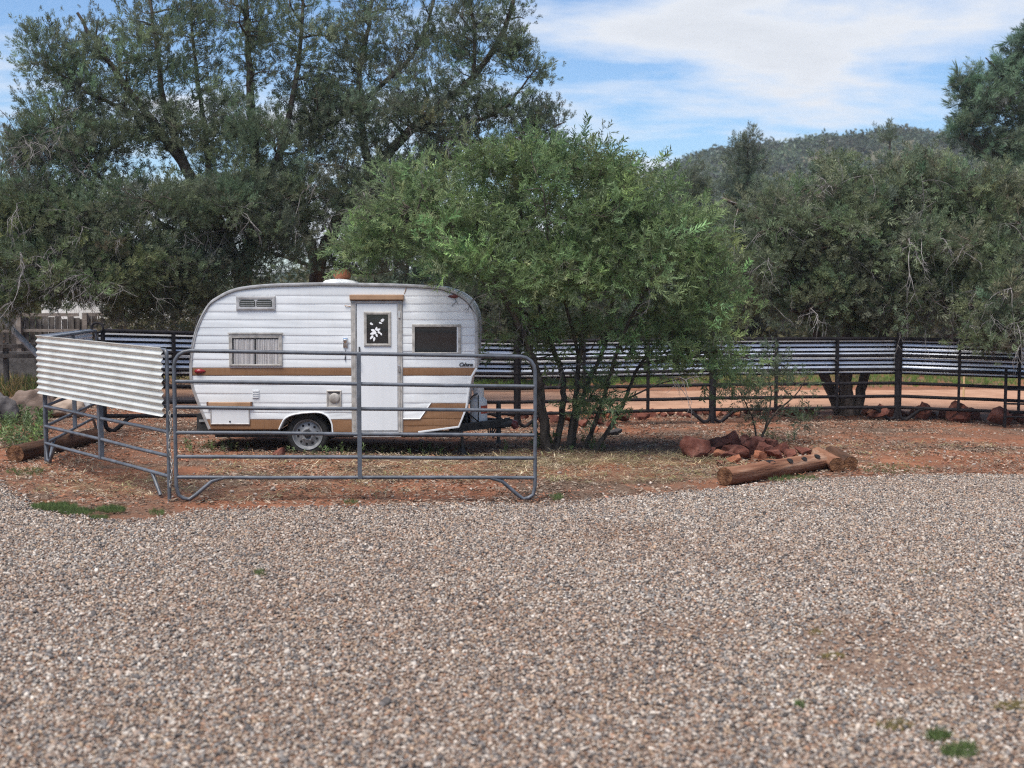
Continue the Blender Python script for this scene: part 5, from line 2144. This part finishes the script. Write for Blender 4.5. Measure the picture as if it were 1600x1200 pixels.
# thick-trunked juniper on the right
YD = 25.7
bD = W(1318, 646, YD)
bD.z = g(bD.x, YD)
tree('juniper_tree', 'broad juniper with a thick split trunk behind the right fence', bD, [
    (jl([(1316, 655), (1300, 615), (1284, 575), (1270, 500), (1235, 410), (1180, 340), (1130, 310)], (25.8, 25), True), .125, .03),
    (jl([(1326, 655), (1322, 610), (1322, 560), (1330, 470), (1350, 370), (1340, 280)], (25.6, 25.8), True), .17, .03),
    (jl([(1336, 655), (1345, 610), (1362, 560), (1402, 480), (1465, 400), (1550, 330), (1620, 300)], (25.7, 25), True), .115, .03),
    (jl([(1330, 470), (1390, 400), (1430, 320), (1450, 250)], (25.6, 26)), .09, .02),
    (jl([(1235, 410), (1250, 320), (1280, 250)], (25.4, 26)), .07, .015),
    (jl([(1465, 400), (1540, 410), (1620, 420), (1680, 440)], (25.2, 23.6)), .07, .015),
    (jl([(1275, 500), (1200, 470), (1140, 450)], (25.4, 24.4)), .06, .012),
    (jl([(1400, 480), (1440, 460), (1500, 470), (1560, 500)], (25.3, 23.4)), .06, .012),
    (jl([(1350, 370), (1400, 350), (1470, 360)], (25.6, 24)), .05, .012)], [
    LB(1330, 312, 25.6, 120, 52, 1.4, 150), LB(1450, 300, 25.6, 115, 48, 1.3, 130), LB(1560, 320, 25.2, 100, 62, 1.3, 130), LB(1230, 355, 25.2, 105, 66, 1.4, 175), LB(1360, 390, 24.8, 140, 60, 1.2, 170), LB(1500, 400, 24.6, 130, 60, 1.2, 160),
    LB(1160, 430, 24.8, 75, 70, 1.0, 80), LB(1280, 460, 24.9, 110, 45, 1.0, 90), LB(1430, 470, 24.6, 110, 40, 1.0, 80), LB(1570, 480, 23.8, 90, 50, 1.0, 90), LB(1680, 360, 25, 90, 110, 1.4, 90), LB(1440, 250, 25.8, 50, 12, .8, 18), LB(1305, 258, 25.9, 30, 12, .7, 12), LB(1560, 525, 23.3, 60, 22, .5, 22), LB(1350, 495, 25.4, 120, 30, .8, 50)],
     'juniper', (.175, .210, .125), 'shaggy_bark', tufts=(10, 14), crad=.25, size=.205, twig_r=.013, updir=.45, seed=52, dead=110, dead_len=(.5, 1.3), inner=2.1, sides=9)
# tall pine at the right edge, farther off
bI = W(1590, 560, 44)
bI.z = g(bI.x, 44)
tree('pine_tree', 'tall green pine rising at the upper right edge', bI, [
    (jl([(1590, 600), (1585, 400), (1592, 250), (1600, 140), (1615, 20)], (44, 44), True), .24, .04),
    (jl([(1588, 300), (1540, 240), (1500, 215)], (44, 43)), .08, .02), (jl([(1592, 250), (1530, 170), (1495, 150)], (44, 43.4)), .08, .02), (jl([(1600, 150), (1560, 110), (1540, 90)], (44, 43.6)), .06, .02), (jl([(1592, 250), (1660, 190), (1700, 170)], (44, 44)), .07, .02)], [
    LB(1548, 165, 43.6, 50, 34, 1.2, 46), LB(1512, 195, 43.4, 26, 20, .9, 18), LB(1590, 110, 44, 46, 40, 1.2, 44), LB(1612, 70, 44, 30, 24, 1.0, 22), LB(1570, 225, 43.6, 66, 28, 1.2, 40), LB(1660, 160, 44, 80, 80, 1.6, 90), LB(1515, 130, 43.6, 20, 22, .6, 12), LB(1620, 280, 44, 90, 50, 1.5, 60)],
     'pine', PIN, 'bark', tufts=(9, 13), crad=.42, size=.36, twig_r=.02, updir=.5, seed=61, inner=2.0)
# background trees over the fence
far = 'junipers in the background over the fence'
for i, (u, vt, Y, w, n, lab) in enumerate([(1168, 212, 46, 68, 140, 'hazy green juniper with a pointed top in front of the hill'), (1085, 272, 44, 62, 110, 'rounded background juniper between mesquite and hill'), (1390, 200, 50, 22, 26, 'slim spired treetop poking above the right juniper'),
                                        (1290, 290, 42, 80, 120, 'background juniper behind the thick-trunked juniper'), (940, 330, 38, 100, 150, 'background juniper behind the middle of the mesquite'), (790, 300, 36, 95, 150, 'background juniper behind the front of the camper'),
                                        (640, 330, 36, 95, 140, 'background juniper behind the camper door'), (1480, 275, 40, 90, 120, 'background juniper below the pine')]):
    b_ = W(u, 560, Y)
    b_.z = g(b_.x, Y)
    s = Y / F
    vb_ = 450 + (CAMZ - b_.z) / s
    mid = .5 * (vt + vb_)
    hh = (vb_ - vt)
    tree('juniper_tree', lab, b_, [
        (jl([(u, vb_), (u + 3, vb_ - hh * .3), (u - 4, vb_ - hh * .6), (u, vt + hh * .06)], Y, True), .16, .03),
        (jl([(u + 2, vb_ - hh * .25), (u - w * .4, vb_ - hh * .5), (u - w * .6, vb_ - hh * .62)], (Y, Y - .6)), .07, .02),
        (jl([(u + 2, vb_ - hh * .3), (u + w * .4, vb_ - hh * .5), (u + w * .65, vb_ - hh * .6)], (Y, Y - .6)), .07, .02)], [
        LB(u, vt + hh * .45, Y, w, hh * .30, w * s * .8, int(n * .55)), LB(u, vt + hh * .16, Y, w * .45, hh * .15, w * s * .4, int(n * .18)), LB(u, vt + hh * .68, Y - .3, w * 1.05, hh * .20, w * s * .8, int(n * .45)), LB(u, vt + hh * .05, Y, w * .16, hh * .06, .4, int(n * .05) + 3)],
         'juniper', (.15, .18, .12) if i % 2 else (.14, .175, .118), 'bark', group=far, tufts=(8, 12), crad=.38, size=.36, twig_r=.016, updir=.4, seed=70 + i, dead=8 if i in (0, 1) else 0, dead_len=(.6, 1.2))
# bare twiggy bush at the left edge
bK = W(-15, 560, 33)
bK.z = g(bK.x, 33)
tree('bare_bush', 'nearly bare twiggy bush top at the far left edge', bK, [
    (jl([(-15, 600), (-12, 420), (0, 300), (10, 200)], 33, True), .08, .015), (jl([(-12, 420), (20, 320), (40, 210)], 33), .05, .01), (jl([(0, 300), (-20, 240), (-10, 180)], 33), .03, .008)],
     [LB(5, 240, 33, 34, 60, .6, 36)], 'juniper', (.13, .12, .08), 'bark', cat='bush', tufts=(1, 2), crad=.2, size=.12, twig_r=.010, seed=90)
for i, (u, vt, Y, w, lab) in enumerate([(196, 476, 31, 46, 'olive brown shrub just right of the far wooden fence'), (258, 470, 30.5, 44, 'olive brown shrub under the motorhome'), (325, 462, 31, 48, 'olive brown shrub left of the camper roof, behind the fence'), (440, 440, 32, 60, 'shrub filling the gap between the juniper trunks')]):
    b_ = W(u, 560, Y)
    b_.z = g(b_.x, Y)
    vb_ = 450 + (CAMZ - b_.z) / (Y / F)
    tree('shrub', lab, b_, [(jl([(u, vb_), (u - 8, vb_ - 40), (u - w * .5, vt + 20)], Y, True), .04, .01), (jl([(u + 3, vb_), (u + 6, vb_ - 50), (u + w * .3, vt + 10)], Y, True), .04, .01)],
         [LB(u, .5 * (vt + vb_), Y, w, (vb_ - vt) * .42, .7, 70)], 'bush', (.15, .135, .075), 'bark', cat='shrub', tufts=(4, 7), crad=.3, size=.2, twig_r=.010, seed=110 + i)
# sapling beside the rock heap
bS = G(1186, 690)
tree('sapling', 'small sparse mesquite sapling behind the rock heap', bS, [
    (mes([(1184, 692), (1195, 672), (1212, 645), (1245, 615), (1262, 585)], (bS.y, bS.y - .2)), .026, .006), (mes([(1183, 692), (1178, 660), (1165, 630), (1150, 600)], (bS.y, bS.y - .4)), .02, .005), (PX([(1195, 672), (1205, 620), (1200, 575), (1215, 545)], (bS.y, bS.y + .3)), .016, .005), (PX([(1212, 645), (1235, 650), (1262, 655)], (bS.y, bS.y - .3)), .012, .004)],
     [LB(1215, 600, bS.y - .1, 60, 30, .5, 34), LB(1160, 610, bS.y - .3, 45, 26, .4, 24), LB(1250, 648, bS.y - .3, 26, 14, .3, 12), LB(1205, 560, bS.y + .2, 40, 24, .4, 16), LB(1190, 650, bS.y, 40, 20, .3, 12)], 'mesquite', (.10, .13, .075), 'mesquite_bark', cat='sapling', tufts=(3, 5), crad=.17, size=.14, twig_r=.006, updir=.2, droop=.2, seed=95)


# ------------------------------------------------------------------ hill and far scrub
def hill():
    xs = np.linspace(-160, 260, 141)
    ys = np.linspace(210, 520, 80)

    def zf(X, Y):
        up = X / Y * F + 800                     # along the ridge as laid out on the map
        ridge = np.interp(X, [-160, -40, 0, 20, 34, 50, 66, 82, 96, 110, 140, 260], [2, 4, 6, 15, 29, 35, 37, 38.8, 40.2, 38.5, 35, 16])
        prof = np.exp(-((Y - 330) / 70) ** 2)
        return -3 + (ridge + 3) * prof + 1.6 * fbm(X * .05, Y * .05, 14) * prof
    o = sheet('hill', xs, ys, zf, 'hill_soil')
    n = 6500
    X, Y = rng.uniform(-60, 240, n), rng.uniform(225, 345, n)
    Z = zf(X, Y)
    k_ = in_view(X, Y, 15) & (rng.random(n) < np.clip(.75 + 1.1 * fbm(X * .06, Y * .06, 44), .15, 1))
    X, Y, Z = X[k_], Y[k_], Z[k_]
    n = len(X)
    s = rng.uniform(1.6, 3.6, n)
    P = np.stack([X, Y, Z - .2], 1)
    C = jit((.085, .112, .072), n, .25)
    # every shrub is a few leafy bunches pointing up and out
    PP = np.concatenate([P + rng.normal(0, .5, P.shape) * np.array((1, 1, .2)) for _ in range(5)])
    DD = rng.normal(0, .7, PP.shape) + np.array((0, 0, 1.0))
    SS = np.concatenate([s * rng.uniform(.6, 1.1, n) for _ in range(5)])
    CC = np.concatenate([C * rng.uniform(.8, 1.2, (n, 1)) for _ in range(5)])
    o = scatter('hillside_scrub', PP, dir_rot(DD, rng.uniform(0, 6.28, len(PP))), np.stack([SS, SS * 1.3, SS * 1.3], 1), CC, SPR['bush'])
    o['label'] = 'dark scrub covering the distant hill'


hill()


def scrub_belt():
    n = 5200
    X, Y = rng.uniform(-34, 38, n), rng.uniform(44, 58, n)
    k_ = in_view(X, Y, 5)
    X, Y = X[k_], Y[k_]
    n = len(X)
    H = (1.0 + 2.2 * np.clip(.5 + fbm(X * .25, Y * .25, 77), 0, 1)) * rng.random(n) ** .7
    P = np.stack([X, Y, gz(X, Y) + H], 1)
    pal = np.array([(.10, .11, .058), (.13, .12, .075), (.16, .15, .075), (.085, .10, .06)])
    C = pal[rng.integers(0, 4, n)] * np.exp(rng.normal(0, .25, n))[:, None]
    D = rng.normal(0, .6, (n, 3)) + np.array((0, 0, .8))
    o = scatter('distant_scrub', P, dir_rot(D, rng.uniform(0, 6.28, n)), rng.uniform(.7, 1.3, n), C, SPR['bush'])
    o['label'] = 'belt of mixed scrub far behind the fence'


scrub_belt()


# ------------------------------------------------------------------ the hazy air
hm = bpy.data.materials.new('haze')
hm.use_nodes = True
ht_ = hm.node_tree
ht_.nodes.clear()
ho = ht_.nodes.new('ShaderNodeOutputMaterial')
hv = ht_.nodes.new('ShaderNodeVolumePrincipled')
hv.inputs['Color'].default_value = (.93, .96, 1.0, 1)
hv.inputs['Density'].default_value = HAZE
hv.inputs['Anisotropy'].default_value = .2
ht_.links.new(hv.outputs[0], ho.inputs['Volume'])
MATS['haze'] = hm
hz_o = MB().box((-402, -32, -5), (402, 702, 52)).build('haze', 'haze')
tag(hz_o, kind='stuff')
